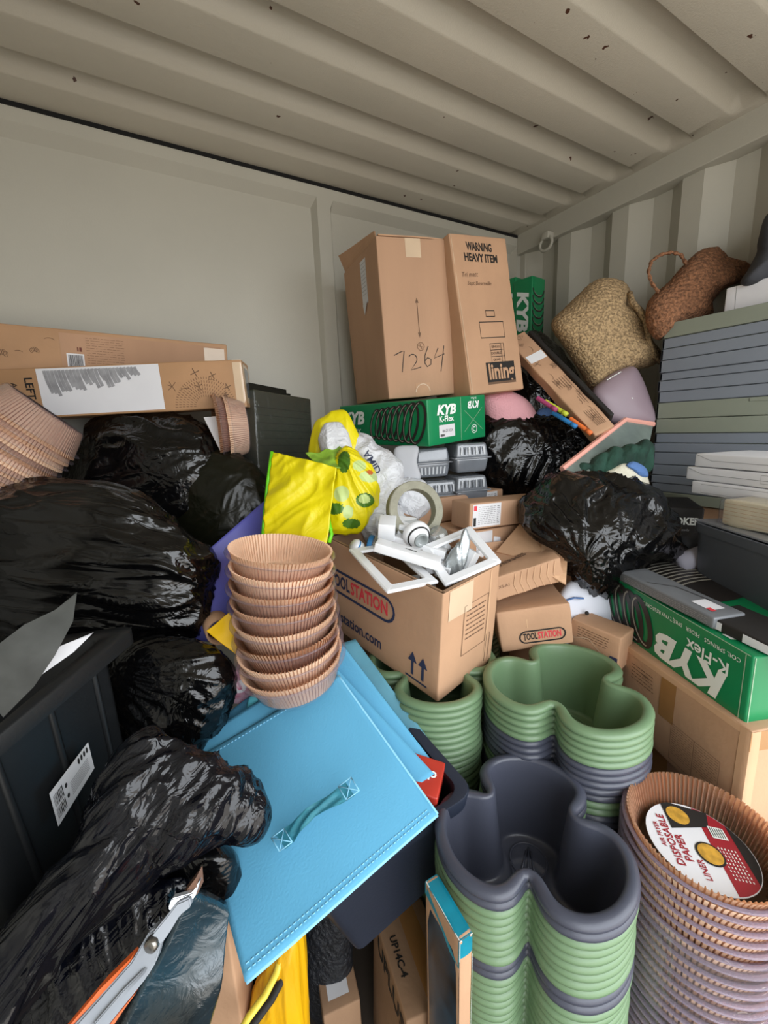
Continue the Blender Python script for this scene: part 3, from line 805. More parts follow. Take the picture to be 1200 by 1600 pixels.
b.rect('F', 0.085, 0.035, 0.22, 0.103, INK); b.text('F', 'lining', 0.153, 0.068, 0.075, CARD2, 0, bold=0.03, h=0.002, width=0.122); b.rect('F', 0.085, 0.027, 0.22, 0.035, INKF)
b.line('F', [(0.008, 0.52), (0.008, 0.01)], 0.002, CLEARTAPE)
o = b.done('lining_carton', (1.0120, 1.1309, 1.5278), (-0.1083, -0.0895, -0.0128))
tag(o, 'tall leaning carton printed WARNING HEAVY ITEM and lining beside the 7264 carton', 'box')

# green coil spring box under them
b = Carton((0.4861, 0.2895, 0.1464), [KGREEN], amp=0.0015, seed=3)
springs(b, 'F', 0.19, 0.475, 0.008, 0.140, n=8, lean=0.5)
kyb(b, 'F', 0.09, 0.095, 0.062); b.text('F', 'K-Flex', 0.085, 0.052, 0.036, KWHITE, shear=0.15); b.scribble('F', 0.04, 0.022, 0.17, 0.030, 1, KWHITE, 0.004)
kyb(b, 'R', 0.085, 0.108, 0.042); b.text('R', 'K-Flex', 0.085, 0.080, 0.026, KWHITE, bold=0.02)
b.rect('R', 0.05, 0.022, 0.125, 0.062, PAPERW, n=3); b.text('R', '8A2133X', 0.09, 0.042, 0.013, INK); b.barcode('R', 0.055, 0.025, 0.075, 0.033, INK)
b.line('R', [(0.158, 0.002), (0.158, 0.144)], 0.0016, KEDGE)
b.text('R', 'KYB', 0.225, 0.118, 0.032, KWHITE, PI, bold=0.04, shear=0.25); b.text('R', 'K-Flex', 0.225, 0.138, 0.011, KWHITE, PI)
b.line('R', [(0.175, 0.03), (0.27, 0.105)], 0.0012, KEDGE); b.line('R', [(0.27, 0.03), (0.175, 0.10)], 0.0012, KEDGE)
b.line('R', arc(0.225, 0.035, 0.014, 0, 2*PI, 18), 0.002, KWHITE); b.line('R', arc(0.225, 0.035, 0.007, 0.5, 5, 10), 0.003, KWHITE)
o = b.done('spring_box', (0.7138, 1.5606, 1.3735), (0.0653, 0.0203, -1.4089))
tag(o, 'green K-Flex coil spring box lying under the tall brown cartons', 'box', None)

def spring_upright(loc, rz, label, dims=(0.105, 0.105, 0.5)):
    b = Carton(dims, [KGREEN], amp=0.001, seed=5)
    b.text('F', 'KYB', dims[0]*0.5, dims[2]-0.14, 0.085, KWHITE, -PI/2, bold=0.045, shear=0.25, sx=1.15)
    for k in range(9):
        v = dims[2]-0.05-0.032*k
        b.line('R', arc(0.052, v, 0.045, PI*1.02, PI*1.98, 14, ry=0.035), 0.008, SPRD); b.line('R', arc(0.052, v+0.003, 0.043, PI*1.15, PI*1.7, 10, ry=0.034), 0.0018, SPRL, h=0.0018)
    o = b.done('spring_box', loc, (0, 0, rz)); tag(o, label, 'box', 'green coil spring boxes on end in the corner'); return o
pc = at(832, 430, 1.93)
def corner_loc(p, rz, W, dz): return (p.x-W*math.cos(rz), p.y-W*math.sin(rz), p.z-dz)
spring_upright(corner_loc(pc, -1.45, 0.105, 0.5), -1.45, 'green coil spring box on end in the corner, KYB lettering facing out')
spring_upright(corner_loc(at(806, 432, 2.0), -1.4, 0.105, 0.5), -1.4, 'green coil spring box on end mostly hidden behind the lining carton')
spring_upright(corner_loc(at(842, 590, 1.95), -1.2, 0.13, 0.42), -1.2, 'darker green coil spring box on end behind the patterned carton', (0.13, 0.12, 0.42))

# foreground green coil spring box
b = Carton((0.465, 0.303, 0.1445), [KGREEN], amp=0.0015, seed=4)
springs(b, 'F', -0.005, 0.225, 0.004, 0.140, n=6, flip=True, lean=0.50, wk=1.5)
kyb(b, 'F', 0.335, 0.050, 0.085, PI); b.text('F', 'K-Flex', 0.375, 0.092, 0.038, KWHITE, PI, bold=0.015)
for i, st in enumerate(('COIL SPRINGS', 'FEDER', 'SPRĘŻYNY', 'RESSORTS')): b.text('F', st, 0.405-(0.0, 0.068, 0.125, 0.185)[i], 0.124, 0.0125, KWHITE, PI)
b.line('F', [(0.452, 0.003), (0.452, 0.142)], 0.002, KEDGE); b.line('F', [(0.0, 0.1435), (0.46, 0.1435)], 0.0018, KEDGE)
springs(b, 'T', 0.03, 0.28, 0.02, 0.29, n=9, flip=True, lean=0.2)
b.text('T', 'KYB', 0.335, 0.042, 0.070, KWHITE, PI, bold=0.045, shear=0.25, width=0.20)
kyb(b, 'R', 0.17, 0.05, 0.085, PI); b.text('R', 'KYB.', 0.1, 0.022, 0.03, KWHITE, 0, bold=0.03, shear=0.2)
b.line('R', [(0.004, 0.003), (0.004, 0.142)], 0.0016, KEDGE)
o = b.done('spring_box', (1.0896, 0.6830, 0.8695), (0.0415, 0.0253, -1.9928))
tag(o, 'large green K-Flex coil spring box lying upside down on the brown carton at right', 'box')

# carton below it
b = Carton((0.3170, 0.35, 0.2123), [CARD2], amp=0.003, seed=6)
b.rect('F', 0.0, 0.155, 0.317, 0.212, CARD2, h=0.0002)
b.rect('F', 0.118, 0.10, 0.158, 0.208, TAPE, n=6); b.rect('F', 0.0, 0.196, 0.317, 0.2115, CARDP, h=0.0010, n=8)
b.scribble('F', 0.03, 0.135, 0.10, 0.18, 5, INKF, 0.0016, 5); b.text('F', 'L490', 0.075, 0.165, 0.010, INKF)
rectline(b, 'F', 0.155, 0.015, 0.27, 0.105, 0.0012, INKF); b.line('F', [(0.213, 0.015), (0.213, 0.105)], 0.001, INKF)
b.scribble('F', 0.158, 0.03, 0.21, 0.102, 13, INKF, 0.001, 7); b.scribble('F', 0.216, 0.04, 0.267, 0.102, 11, INKF, 0.001, 9)
b.rect('F', 0.297, 0.0, 0.317, 0.21, CARDP, h=0.001, n=4); b.rect('R', 0.0, 0.0, 0.02, 0.21, CARDP, h=0.001, n=4); b.rect('R', 0.0, 0.17, 0.35, 0.21, TAPE, h=0.0014)
o = b.done('printed_carton', (0.9962, 0.5371, 0.6560), (0.0127, 0.0035, -1.9395))
tag(o, 'brown taped carton with printed table carrying the large green spring box', 'box')
b = Carton((0.30, 0.33, 0.655), [CARD2], amp=0.003, seed=16); b.rect('F', 0.02, 0.56, 0.12, 0.65, TAPE)
o = b.done('plain_carton', (1.0162, 0.5171, 0.0), (0, 0, -1.9395)); tag(o, 'plain brown carton at the bottom behind the wrapped liner stack', 'box')

# small carton by the green planter
b = Carton((0.1275, 0.07, 0.097), [CARD2], amp=0.003, freq=12, seed=7)
b.scribble('F', 0.02, 0.05, 0.10, 0.085, 5, INKF, 0.0016); b.line('F', [(0.01, 0.045), (0.05, 0.06), (0.09, 0.03)], 0.002, CLEARTAPE); b.poly('F', [(0.10, 0.02), (0.125, 0.02), (0.125, 0.04), (0.108, 0.04)], NAVYINK, h=0.002)
o = b.done('small_carton', (0.929, 0.651, 0.818), (0.0472, 0.0637, -1.4542)); tag(o, 'small scuffed brown carton between the green planter and the spring box', 'box')

# open carton of fittings
TD = (0.4044, 0.2077, 0.2750)
b = Carton(TD, [CARD2, CARDP], amp=0.003, seed=8, skip='T')
b.line('F', pill(-0.005, 0.128, 0.262, 0.192), 0.0075, NAVYINK, closed=True)
b.text('F', 'TOOL', 0.052, 0.160, 0.050, NAVYINK, 0, bold=0.03, width=0.085); b.text('F', 'STATION', 0.170, 0.160, 0.050, REDINK, 0, bold=0.03, width=0.142)
b.text('F', 'toolstation.com', 0.105, 0.052, 0.046, NAVYINK, 0, bold=0.02, width=0.23)
for du in (0, 0.032):
    b.rect('F', 0.322+du, 0.030, 0.330+du, 0.068, NAVYINK, n=2); b.poly('F', [(0.312+du, 0.066), (0.340+du, 0.066), (0.326+du, 0.092)], NAVYINK, h=0.0012)
b.rect('F', 0.305, 0.018, 0.372, 0.023, NAVYINK, n=3)
rectline(b, 'R', 0.075, 0.085, 0.165, 0.215, 0.002, INKF); b.scribble('R', 0.085, 0.12, 0.155, 0.205, 7, INKF, 0.003, 2)
rectline(b, 'R', 0.172, 0.02, 0.186, 0.10, 0.0018, INKF); b.rect('R', 0.168, 0.0, 0.174, 0.27, CARDP, n=4); b.rect('R', 0.02, 0.20, 0.10, 0.272, CLEARTAPE, h=0.001)
o = b.done('open_carton', (0.4092, 1.0547, 0.8743), (0.0531, 0.1239, -1.3561))
tag(o, 'open brown TOOLSTATION carton heaped with white electrical fittings', 'box')
bm = bmesh.new(); th = 0.005
for a_, c_ in (((0.004, 0.004, 0.004), (TD[0]-0.004, 0.009, TD[2])), ((0.004, TD[1]-0.009, 0.004), (TD[0]-0.004, TD[1]-0.004, TD[2])), ((0.004, 0.004, 0.004), (0.009, TD[1]-0.004, TD[2])), ((TD[0]-0.009, 0.004, 0.004), (TD[0]-0.004, TD[1]-0.004, TD[2]))): bx(bm, a_, c_)
bx(bm, (0.006, 0.006, 0.004), (TD[0]-0.006, TD[1]-0.006, 0.010))
new_obj('inner_wall', bm, CARD3, o, False)
bm = bmesh.new(); slab(bm, [(0.0, 0.0, TD[2]), (0.0, TD[1], TD[2]), (-0.085, TD[1]-0.01, TD[2]+0.035), (-0.085, 0.01, TD[2]+0.035)], 0.004, sub=4, wob=0.004)
slab(bm, [(0.01, TD[1], TD[2]), (0.2, TD[1], TD[2]), (0.18, TD[1]+0.05, TD[2]+0.01), (0.03, TD[1]+0.05, TD[2]+0.015)], 0.004, sub=4, wob=0.004)
new_obj('flap', bm, CARD2, o, False)
OC = o; bpy.context.view_layer.update(); OCM = Matrix.Translation((0.4092, 1.0547, 0.8743)) @ Euler((0.0531, 0.1239, -1.3561)).to_matrix().to_4x4()

# crumpled NEXGEN-style carton and second TOOLSTATION carton
b = Carton((0.19, 0.20, 0.066), [CARD2, CARDP], amp=0.007, freq=16, seed=9, cell=0.01)
b.text('T', 'HERMES', 0.085, 0.07, 0.026, INKF, 0.35, bold=0.03); b.text('F', 'XS-A1', 0.03, 0.035, 0.012, INKF)
for k in range(7):
    u = 0.055+k*0.018; b.line('F', [(u+0.006, 0.002), (u, 0.03), (u+0.010, 0.062)], 0.0022, CARDP, h=0.0016)
o = b.done('crumpled_carton', (0.7593, 0.7474, 0.9672), (0.0366, -0.2548, -0.4602)); tag(o, 'crumpled brown carton resting on the closed TOOLSTATION carton', 'box')
b = Carton((0.185, 0.14, 0.112), [CARD2, CARDP], amp=0.004, freq=10, seed=10)
b.line('F', pill(0.050, 0.018, 0.165, 0.050), 0.004, INK, closed=True); b.text('F', 'TOOL', 0.077, 0.034, 0.026, INK, bold=0.03, width=0.036); b.text('F', 'STATION', 0.126, 0.034, 0.026, REDINK, bold=0.03, width=0.058)
b.line('F', [(0.075, 0.112), (0.072, 0.06)], 0.003, CARDP)
o = b.done('closed_carton', (0.7484, 0.7156, 0.8374), (-0.0141, -0.146, -0.600)); tag(o, 'closed brown TOOLSTATION carton behind the green planter stack', 'box')
# carton flaps standing behind them
b = Carton((0.26, 0.10, 0.235), [CARD2, CARDP], amp=0.004, seed=11, skip='T')
o = b.done('flapped_carton', (0.83, 0.90, 0.845), (0, 0, -0.35)); tag(o, 'brown carton with its flaps folded up behind the crumpled carton', 'box')
bm = bmesh.new()
slab(bm, [at(775, 862, 1.22), at(814, 816, 1.27), at(850, 846, 1.2), at(846, 878, 1.12)], 0.004, sub=4, wob=0.006)
slab(bm, [at(846, 842, 1.2), at(886, 876, 1.1), at(884, 912, 1.08), at(845, 890, 1.1)], 0.004, sub=4, wob=0.006)
new_obj('flap', bm, [CARDP], None, False).parent = o
bpy.data.objects[-1] if False else None
fl = [q for q in C.objects if q.name.startswith('flap') and q.parent == o][0]; fl.matrix_parent_inverse = (Matrix.Translation((0.83, 0.90, 0.845)) @ Euler((0, 0, -0.35)).to_matrix().to_4x4()).inverted()

# slim labelled cartons
def slim(dims, loc, rot, u0, label, name='slim_carton', seed=12):
    b = Carton(dims, [CARD], amp=0.001, seed=seed); H = dims[2]
    b.rect('F', u0, 0.006, u0+0.105, H-0.004, PAPERW); b.scribble('F', u0+0.02, 0.012, u0+0.085, H-0.01, 10, GREYINK, 0.002, seed); b.scribble('F', u0+0.09, 0.012, u0+0.10, H-0.01, 10, INK, 0.002, seed)
    b.rect('F', u0+0.003, H-0.022, u0+0.014, H-0.008, REDINK, n=1, h=0.0015); b.rect('F', u0+0.003, 0.010, u0+0.012, 0.035, INK, n=1, h=0.0015)
    o = b.done(name, loc, rot); tag(o, label, 'box'); return o
slim((0.30, 0.0889, 0.0773), (0.7847, 0.8843, 1.1301), (0.0023, 0.0452, -0.0566), 0.01, 'slim brown carton with a white printed label in front, beside the grey roll')
slim((0.3974, 0.08, 0.0821), (0.7057, 1.0788, 1.1104), (-0.0128, -0.0128, -0.0431), 0.265, 'slim brown carton with label half hidden behind the other slim carton')
b = Carton((0.34, 0.15, 0.075), [CARD2], amp=0.002, seed=13); b.rect('F', 0.06, 0.0, 0.12, 0.07, PAPERW); b.poly('F', [(0.12, 0.0), (0.155, 0.01), (0.15, 0.045), (0.125, 0.05)], WHITE, h=0.002)
o = b.done('slim_carton', (0.765, 0.905, 1.045), (0, 0.02, -0.08)); tag(o, 'torn brown carton lying directly under the front slim carton', 'box')
b = Carton((0.50, 0.52, 1.10), [CARD3], amp=0.003, seed=14, cell=0.04); o = b.done('large_carton', (0.66, 1.15, 0.0), (0, 0, 0)); tag(o, 'large brown carton under the slim cartons and fruit punnets', 'box')
b = Carton((0.36, 0.24, 1.03), [CARD3], amp=0.003, seed=15, cell=0.04); o = b.done('large_carton', (0.93, 0.86, 0.0), (0, 0, 0)); tag(o, 'large brown carton beneath the black bag beside the spring box', 'box')
b = Carton((0.58, 0.62, 1.14), [CARD3], amp=0.003, seed=18, cell=0.04); o = b.done('large_carton', (1.20, 1.02, 0.0), (0, 0, 0)); tag(o, 'large brown carton in the far right corner under bags and baskets', 'box')

# ------------------------------------------------------------------ long patterned cartons at upper left
def botanic(b, f, W, H, seed, u0=0.0, u1=None):
    rn = random.Random(seed); u1 = u1 or W
    for k in range(int((u1-u0)/0.038)):
        u = u0+0.02+k*0.038; v = rn.uniform(0.25, 0.8)*H; s_ = rn.uniform(0.010, 0.018); kind = rn.choice('slfc')
        if kind == 's':
            for q in range(5):
                a = q*2*PI/5+rn.random(); b.line(f, [(u, v), (u+s_*math.cos(a), v+s_*math.sin(a))], 0.0016, INKF)
        elif kind == 'l':
            for q in range(5):
                a = PI/2+(q-2)*0.5; b.line(f, arc(u+s_*0.6*math.cos(a), v+s_*0.6*math.sin(a), s_*0.28, 0, 2*PI, 8, ry=s_*0.45), 0.001, INKF, closed=False)
        elif kind == 'f':
            b.line(f, [(u-s_, v), (u, v+s_*1.2), (u+s_, v), (u, v-s_*0.3)], 0.0012, INKF, closed=True); b.line(f, arc(u, v, s_*0.5, 0, 2*PI, 8), 0.0012, INKF)
        else: b.line(f, arc(u, v, s_, 0.3, 2.6, 8, ry=s_*0.6), 0.0012, INKF)
LA = (0.775, 0.12, 0.142)
b = Carton(LA, [CRAFT], amp=0.002, seed=20)
b.rect('F', 0.20, 0.006, 0.535, 0.138, WHITE, n=10)
rn = random.Random(11)
SM = mat('pencil_smudge', 'a4a4a8', rough=0.8, var=0.3, vscale=40)
for i in range(26):
    u = 0.222+i*0.0098; L = 0.065-0.0014*i+rn.uniform(-0.012, 0.012); b.line('F', [(u, 0.132), (u+0.004, 0.132-L*0.5), (u+0.012, 0.132-L)], 0.009, SM, h=0.0014+0.00003*i)
for q in range(6):
    r = 0.030+q*0.0105; n_ = 16+q*4
    for i in range(n_):
        a = PI*(i+0.5)/n_; b.line('F', [(0.655+r*math.cos(a), 0.006+r*math.sin(a)), (0.655+(r+0.007)*math.cos(a), 0.006+(r+0.007)*math.sin(a))], 0.0013, INKF)
botanic(b, 'F', LA[0], LA[1], 5, 0.545, 0.77)
for u, v, s_ in ((0.635, 0.108, 0.014), (0.685, 0.098, 0.012), (0.725, 0.062, 0.011)):
    for q in range(4): a = q*PI/2+0.4; b.line('F', [(u, v), (u+s_*math.cos(a), v+s_*math.sin(a))], 0.0022, INKF)
b.text('F', 'LEFT', 0.175, 0.085, 0.030, INK, -PI/2, bold=0.02); b.text('F', 'A V', 0.135, 0.085, 0.024, INK, -PI/2)
b.rect('F', LA[0]-0.028, 0.0, LA[0], LA[2], CLEARTAPE); b.rect('R', 0.0, 0.0, LA[1], LA[2], CLEARTAPE, n=5); b.rect('R', 0.03, 0.03, 0.09, 0.12, SMOKE, n=3, h=0.0016)
la = Vector((-0.4037, 1.6557, 1.492)); lb = Vector((0.3064, 1.3717, 1.510)); dv = lb-la
yawA = math.atan2(dv.y, dv.x)
o = b.done('long_carton', lb-Vector((math.cos(yawA), math.sin(yawA), 0.02))*LA[0], (0, -0.022, yawA)); tag(o, 'long patterned brown carton with a white scribbled label, nearer of the two', 'box')
b = Carton((0.71, 0.07, 0.148), [CRAFT], amp=0.003, seed=21)
b.rect('F', 0.235, 0.004, 0.69, 0.136, CARD, n=10); b.rect('F', 0.635, 0.04, 0.70, 0.13, CLEARTAPE, h=0.0014, n=3)
botanic(b, 'F', 0.71, 0.148, 8, 0.0, 0.23); b.rect('F', 0.248, 0.035, 0.292, 0.078, WHITE, n=2, h=0.0012); b.barcode('F', 0.252, 0.039, 0.288, 0.074, INK)
b.rect('F', 0.276, 0.085, 0.288, 0.097, mat('ink_brown', '6a3020'), n=1); b.scribble('F', 0.30, 0.05, 0.40, 0.13, 11, INKF, 0.001, 3)
o = b.done('long_carton', (-0.405, 1.640, 1.625), (0, 0.05, -0.055)); tag(o, 'long patterned brown carton with barcode sticker against the end wall', 'box')

# dark wrapped stack below its end
b = Carton((0.3046, 0.12, 0.40), [mat('olive_board', '3a3c2c', rough=0.35, var=0.15)], amp=0.002, seed=22)
DKL = mat('olive_line', '14150f', rough=0.5)
for i in range(14): b.line('F', [(0.002, 0.025*i+0.02), (0.30, 0.025*i+0.022)], 0.0016, DKL)
o = b.done('wrapped_board_stack', (0.3234, 1.4012, 1.170), (-0.0053, 0.0633, 0.5827)); tag(o, 'stack of dark olive boards wrapped in film below the long carton', 'board stack')
bm = bmesh.new()
for k, (a_, w_) in enumerate(((0.0, 0.20), (0.015, 0.26))): bx(bm, (0.01, 0.03+k*0.03, 0.40), (w_, 0.05+k*0.03, 0.425-k*0.006))
new_obj('loose_board', bm, DKL, o, False)
bm = bmesh.new(); bx(bm, (-0.003, -0.003, 0.02), (0.308, 0.123, 0.40), bev=0.01); new_obj('film', bm, clearmat('film_dull', dens=0.03, gloss=0.03, rough=0.2, bump=0.8), o)

# ------------------------------------------------------------------ stack of rectangular troughs on the right
SY = [1.736, 1.687, 1.653, 1.616, 1.5745, 1.548, 1.511, 1.474, 1.419, 1.369, 1.335, 1.303, 1.259, 1.221, 1.193, 1.162, 1.125]
SC = 'gssssssggssssssg'
def trough(z1, z0, m, i, off):
    bm = bmesh.new(); x0, x1, y0, y1 = 1.60+off, 1.885, 0.12, 0.825-off; e = 0.0012; lip = 0.009
    bx(bm, (x0, y0, z0+e), (x0+lip, y1, z1-e), bev=0.002); bx(bm, (x1-lip, y0, z0+e), (x1, y1, z1-e), bev=0.002)
    bx(bm, (x0, y1-lip, z0+e), (x1, y1, z1-e), bev=0.002); bx(bm, (x0, y0, z0+e), (x1, y0+lip, z1-e), bev=0.002)
    q = 0.012
    for a_, c_ in (((x0+q, y0+q, z0-0.05), (x0+q+0.003, y1-q, z0+0.02)), ((x1-q-0.003, y0+q, z0-0.05), (x1-q, y1-q, z0+0.02)), ((x0+q, y1-q-0.003, z0-0.05), (x1-q, y1-q, z0+0.02)), ((x0+q, y0+q, z0-0.05), (x1-q, y0+q+0.003, z0+0.02))): 
        if z0-0.05 > 1.12: bx(bm, a_, c_)
    if i == 0 or i == len(SC)-1: bx(bm, (x0+q, y0+q, z0+0.006), (x1-q, y1-q, z0+0.010))
    if i == 7: bx(bm, (x0-0.002, 0.50, z1-0.013), (x0+0.002, 0.56, z1-0.002), bev=0.001)
    o = new_obj('rectangular_trough', bm, m, None, False)
    tag(o, '%s rectangular planter trough, %s in the stack against the ribbed wall' % ('sage green' if m is TROG else 'slate grey', ordn(i)), 'planter trough', 'rectangular troughs nested against the ribbed wall')
for i, c in enumerate(SC): trough(SY[i], SY[i+1], TROG if c == 'g' else TROS, i, (0, .002, .001, 0, .003)[i % 5])
b = Carton((0.26, 0.80, 1.12), [CARD3], amp=0.002, seed=30, cell=0.05); o = b.done('large_carton', (1.62, 0.10, 0.0), (0, 0, 0)); tag(o, 'large brown carton under the stack of troughs at the ribbed wall', 'box')
b = Carton((0.38, 0.16, 0.075), [WHITE], amp=0.002, seed=31); b.line('F', [(0.03, 0.002), (0.028, 0.073)], 0.0012, GREYINK); b.line('F', [(0.13, 0.002), (0.13, 0.073)], 0.001, GREYINK)
o = b.done('white_box', (1.655, 0.675, 1.738), (0, 0, -1.62)); tag(o, 'white lidded box on top of the trough stack', 'box')
bm = bmesh.new(); bx(bm, (1.66, 0.29, 1.8165), (1.80, 0.56, 1.8225), bev=0.002); o = new_obj('pink_folder', bm, mat('folder_pink', 'b85a86', rough=0.5), None, False); tag(o, 'pink folder lying on the white box above the troughs', 'folder')
GCL = mat('charcoal_cloth', '3c3d42', rough=0.9, var=0.15, bump=0.2, bscale=90)
o = blob('charcoal_cushion', [(1162, 446), (1172, 420), (1184, 395), (1186, 378), (1200, 335), (1250, 320), (1290, 360), (1290, 420), (1240, 442)], 1.28, 0.08, 0.08, GCL, fold_fn(0.004, 3, f=(2, 10)), n=90, rings=20); tag(o, 'charcoal fabric cushion resting on the white box at the right edge', 'cushion')

# black storage tub with lid clutter at right
def hexpt(T4, B4, u, v, w_):
    t = T4[0]*(1-u)*(1-v)+T4[1]*u*(1-v)+T4[2]*u*v+T4[3]*(1-u)*v; b = B4[0]*(1-u)*(1-v)+B4[1]*u*(1-v)+B4[2]*u*v+B4[3]*(1-u)*v
    return b*(1-w_)+t*w_
def rrect(r, n=5):
    out = []
    for cx, cy, a0 in ((1-r, r, -PI/2), (1-r, 1-r, 0), (r, 1-r, PI/2), (r, r, PI)):
        for i in range(n+1): a = a0+PI/2*i/n; out.append((cx+r*math.cos(a), cy+r*math.sin(a)))
    return out
def tubhex(name, T4, B4, m, lip=0.012, liph=0.025, th=0.03, rad=0.09, ribs=0):
    T4 = [Vector(p) for p in T4]; B4 = [Vector(p) for p in B4]; org = (B4[0]+B4[1]+B4[2]+B4[3])/4
    bm = bmesh.new(); O = rrect(rad); H = (T4[0]-B4[0]).length; W = (T4[1]-T4[0]).length; lh = liph/H; e = lip/W
    prof = [(0.0, 0.0), (0.0, 0.02), (0.0, 1-lh), (-e, 1-lh), (-e, 1-lh*0.15), (-e*0.8, 1.0), (th*0.5, 1.0), (th, 0.99), (th, 0.05), (th*1.2, 0.04)]
    rings = []
    for ins, w_ in prof:
        s_ = 1-2*ins; rings.append([bm.verts.new(hexpt(T4, B4, 0.5+(u-0.5)*s_, 0.5+(v-0.5)*s_, w_)-org) for u, v in O])
    n = len(O)
    for a in range(len(rings)-1):
        for k in range(n): bm.faces.new((rings[a][k], rings[a][(k+1) % n], rings[a+1][(k+1) % n], rings[a+1][k]))
    bm.faces.new(list(reversed(rings[0]))); bm.faces.new(rings[-1])
    for r_ in range(ribs):
        u = (r_+0.5)/ribs
        tube(bm, [hexpt(T4, B4, u, 0.004, 0.03)-org, hexpt(T4, B4, u, 0.004, 1-lh)-org], 0.006, seg=8)
    bmesh.ops.recalc_face_normals(bm, faces=bm.faces)
    o = new_obj(name, bm, m, None, True, org); smooth_angle(o, 50); return o
TR0 = at(1083, 815, 1.10); dR = Vector((-0.535, -0.845, 0)); dP = Vector((0.845, -0.535, 0))
TT = [TR0+Vector((0, 0, 0)), TR0+dR*0.42, TR0+dR*0.42+dP*0.22, TR0+dP*0.22]
BB = [Vector((p.x, p.y, 0.925)) for p in TT]; cc = sum(TT, Vector())/4; BB = [Vector((cc.x+(p.x-cc.x)*0.95, cc.y+(p.y-cc.y)*0.93, 0.945)) for p in TT]
o = tubhex('storage_tub', TT, BB, DGREY, lip=0.006, liph=0.022, ribs=0); tag(o, 'dark grey storage tub behind the large green spring box', 'tub')
bm = bmesh.new(); slab(bm, [TT[0]+Vector((0.01, 0, 0.002)), TT[1]+Vector((0.01, 0, 0.002)), TT[2]+Vector((-0.01, 0, 0.002)), TT[3]+Vector((-0.01, 0, 0.002))], 0.004); new_obj('lid', bm, clearmat('frosted_lid', dens=0.5, gloss=0.1, rough=0.2, body='a8acb2'), None, False)
lid = C.objects[-1]; lid.parent = o; lid.matrix_parent_inverse = Matrix.Translation(o.location).inverted()
b = Carton((0.36, 0.18, 0.062), [CREAM], amp=0.006, freq=14, seed=33)
for i in range(6): b.line('F', [(0.004, 0.008+0.009*i), (0.35, 0.008+0.009*i)], 0.0008, CARDP)
pw_ = at(1127, 820, 1.04); o = b.done('paper_pack', (pw_.x, pw_.y, TR0.z+0.008), (0, 0, -1.95)); tag(o, 'pack of cream paper on the dark grey tub under the white boxes', 'paper pack')
bm = bmesh.new(); bx(bm, (-0.012, -0.006, -0.002), (0.362, 0.186, 0.066), bev=0.012); new_obj('film_wrap', bm, FILM, o)
wx = Vector((math.cos(-1.885), math.sin(-1.885), 0)); w0 = Vector((1.3573, 0.6006, 1.2473))
for i, (du, dz) in enumerate(((0.022, 0.0385), (0.0, 0.0), (0.020, -0.0385))):
    b = Carton((0.36, 0.19, 0.036), [WHITE], amp=0.0015, freq=10, seed=34+i)
    b.line('F', [(0.004, 0.033), (0.05, 0.018), (0.35, 0.016)], 0.0012, GREYINK) if i != 2 else rectline(b, 'F', 0.03, 0.006, 0.3, 0.029, 0.001, GREYINK)
    b.line('L', [(0.185, 0.003), (0.15, 0.018), (0.185, 0.033)], 0.001, GREYINK)
    if i == 1: rectline(b, 'F', 0.20, 0.010, 0.235, 0.03, 0.001, GREYINK)
    if i == 2: b.text('F', 'SWA', 0.25, 0.016, 0.012, GREYINK)
    p = w0+wx*du+Vector((0, 0, dz)); o = b.done('flat_white_box', p, (0, 0, -1.885))
    tag(o, ('topmost of the three flat white boxes at the right', 'middle one of the three flat white boxes, sticking out furthest left', 'lowest of the three flat white boxes, lying on the cream paper')[i], 'box', 'flat white boxes on the cream paper')

# cooker box, grey rolls
b = Carton((0.34, 0.2, 0.10), [INK], amp=0.002, seed=38); b.text('F', 'COOKER', 0.283, 0.058, 0.030, KWHITE, bold=0.04, width=0.10); b.text('F', 'slow & steady', 0.28, 0.032, 0.010, GREYINK)
pk = at(1092, 845, 1.26); yk = -0.95; o = b.done('cooker_box', (pk.x-0.335*math.cos(yk), pk.y-0.335*math.sin(yk), pk.z), (0, 0, yk)); tag(o, 'black COOKER box behind the black bag and grey tub', 'box')
bm = bmesh.new(); p0 = at(1060, 882, 1.14); p1 = at(1098, 868, 1.14); tube(bm, [p0-p0, p1-p0], 0.028, seg=20); o = new_obj('fabric_roll', bm, mat('lilac_cloth', 'a8a6b4', rough=0.8), None, True, p0); tag(o, 'pale lilac fabric roll beside the grey tub', 'roll')
p0 = at(1066, 850, 1.17); p1 = at(1100, 842, 1.17); bm = bmesh.new(); tube(bm, [p0-p0, (p1-p0)], 0.022, seg=20); o = new_obj('fabric_roll', bm, GCL, None, True, p0); tag(o, 'dark grey fabric roll above the lilac roll', 'roll')

# slim grey device box and black device lying on the big spring box
b = Carton((0.262, 0.075, 0.024), [mat('device_grey', '75787c', rough=0.35, var=0.15, vscale=12)], amp=0.0008, seed=40)
b.rect('T', 0.19, 0.02, 0.235, 0.055, WHITE, n=2); b.rect('T', 0.225, 0.02, 0.24, 0.03, REDINK, n=1, h=0.0012); b.scribble('F', 0.02, 0.004, 0.25, 0.02, 4, GREYINK, 0.0012); b.line('T', [(0.08, 0.01), (0.12, 0.05), (0.2, 0.06)], 0.002, SPRD)
d0 = at(958, 886, 1.055); o = b.done('device_box', (d0.x+0.03, d0.y+0.0, 1.0165), (0.03, 0.0253, -1.93)); tag(o, 'slim grey printed box lying along the green spring box', 'box')
b = Carton((0.24, 0.10, 0.022), [INK], amp=0.0006, seed=41); b.rect('F', 0.0, 0.003, 0.05, 0.019, WHITE, n=2); b.rect('F', 0.09, 0.003, 0.24, 0.019, WHITE, n=3); b.rect('F', 0.02, 0.006, 0.03, 0.014, INK, n=1, h=0.0014)
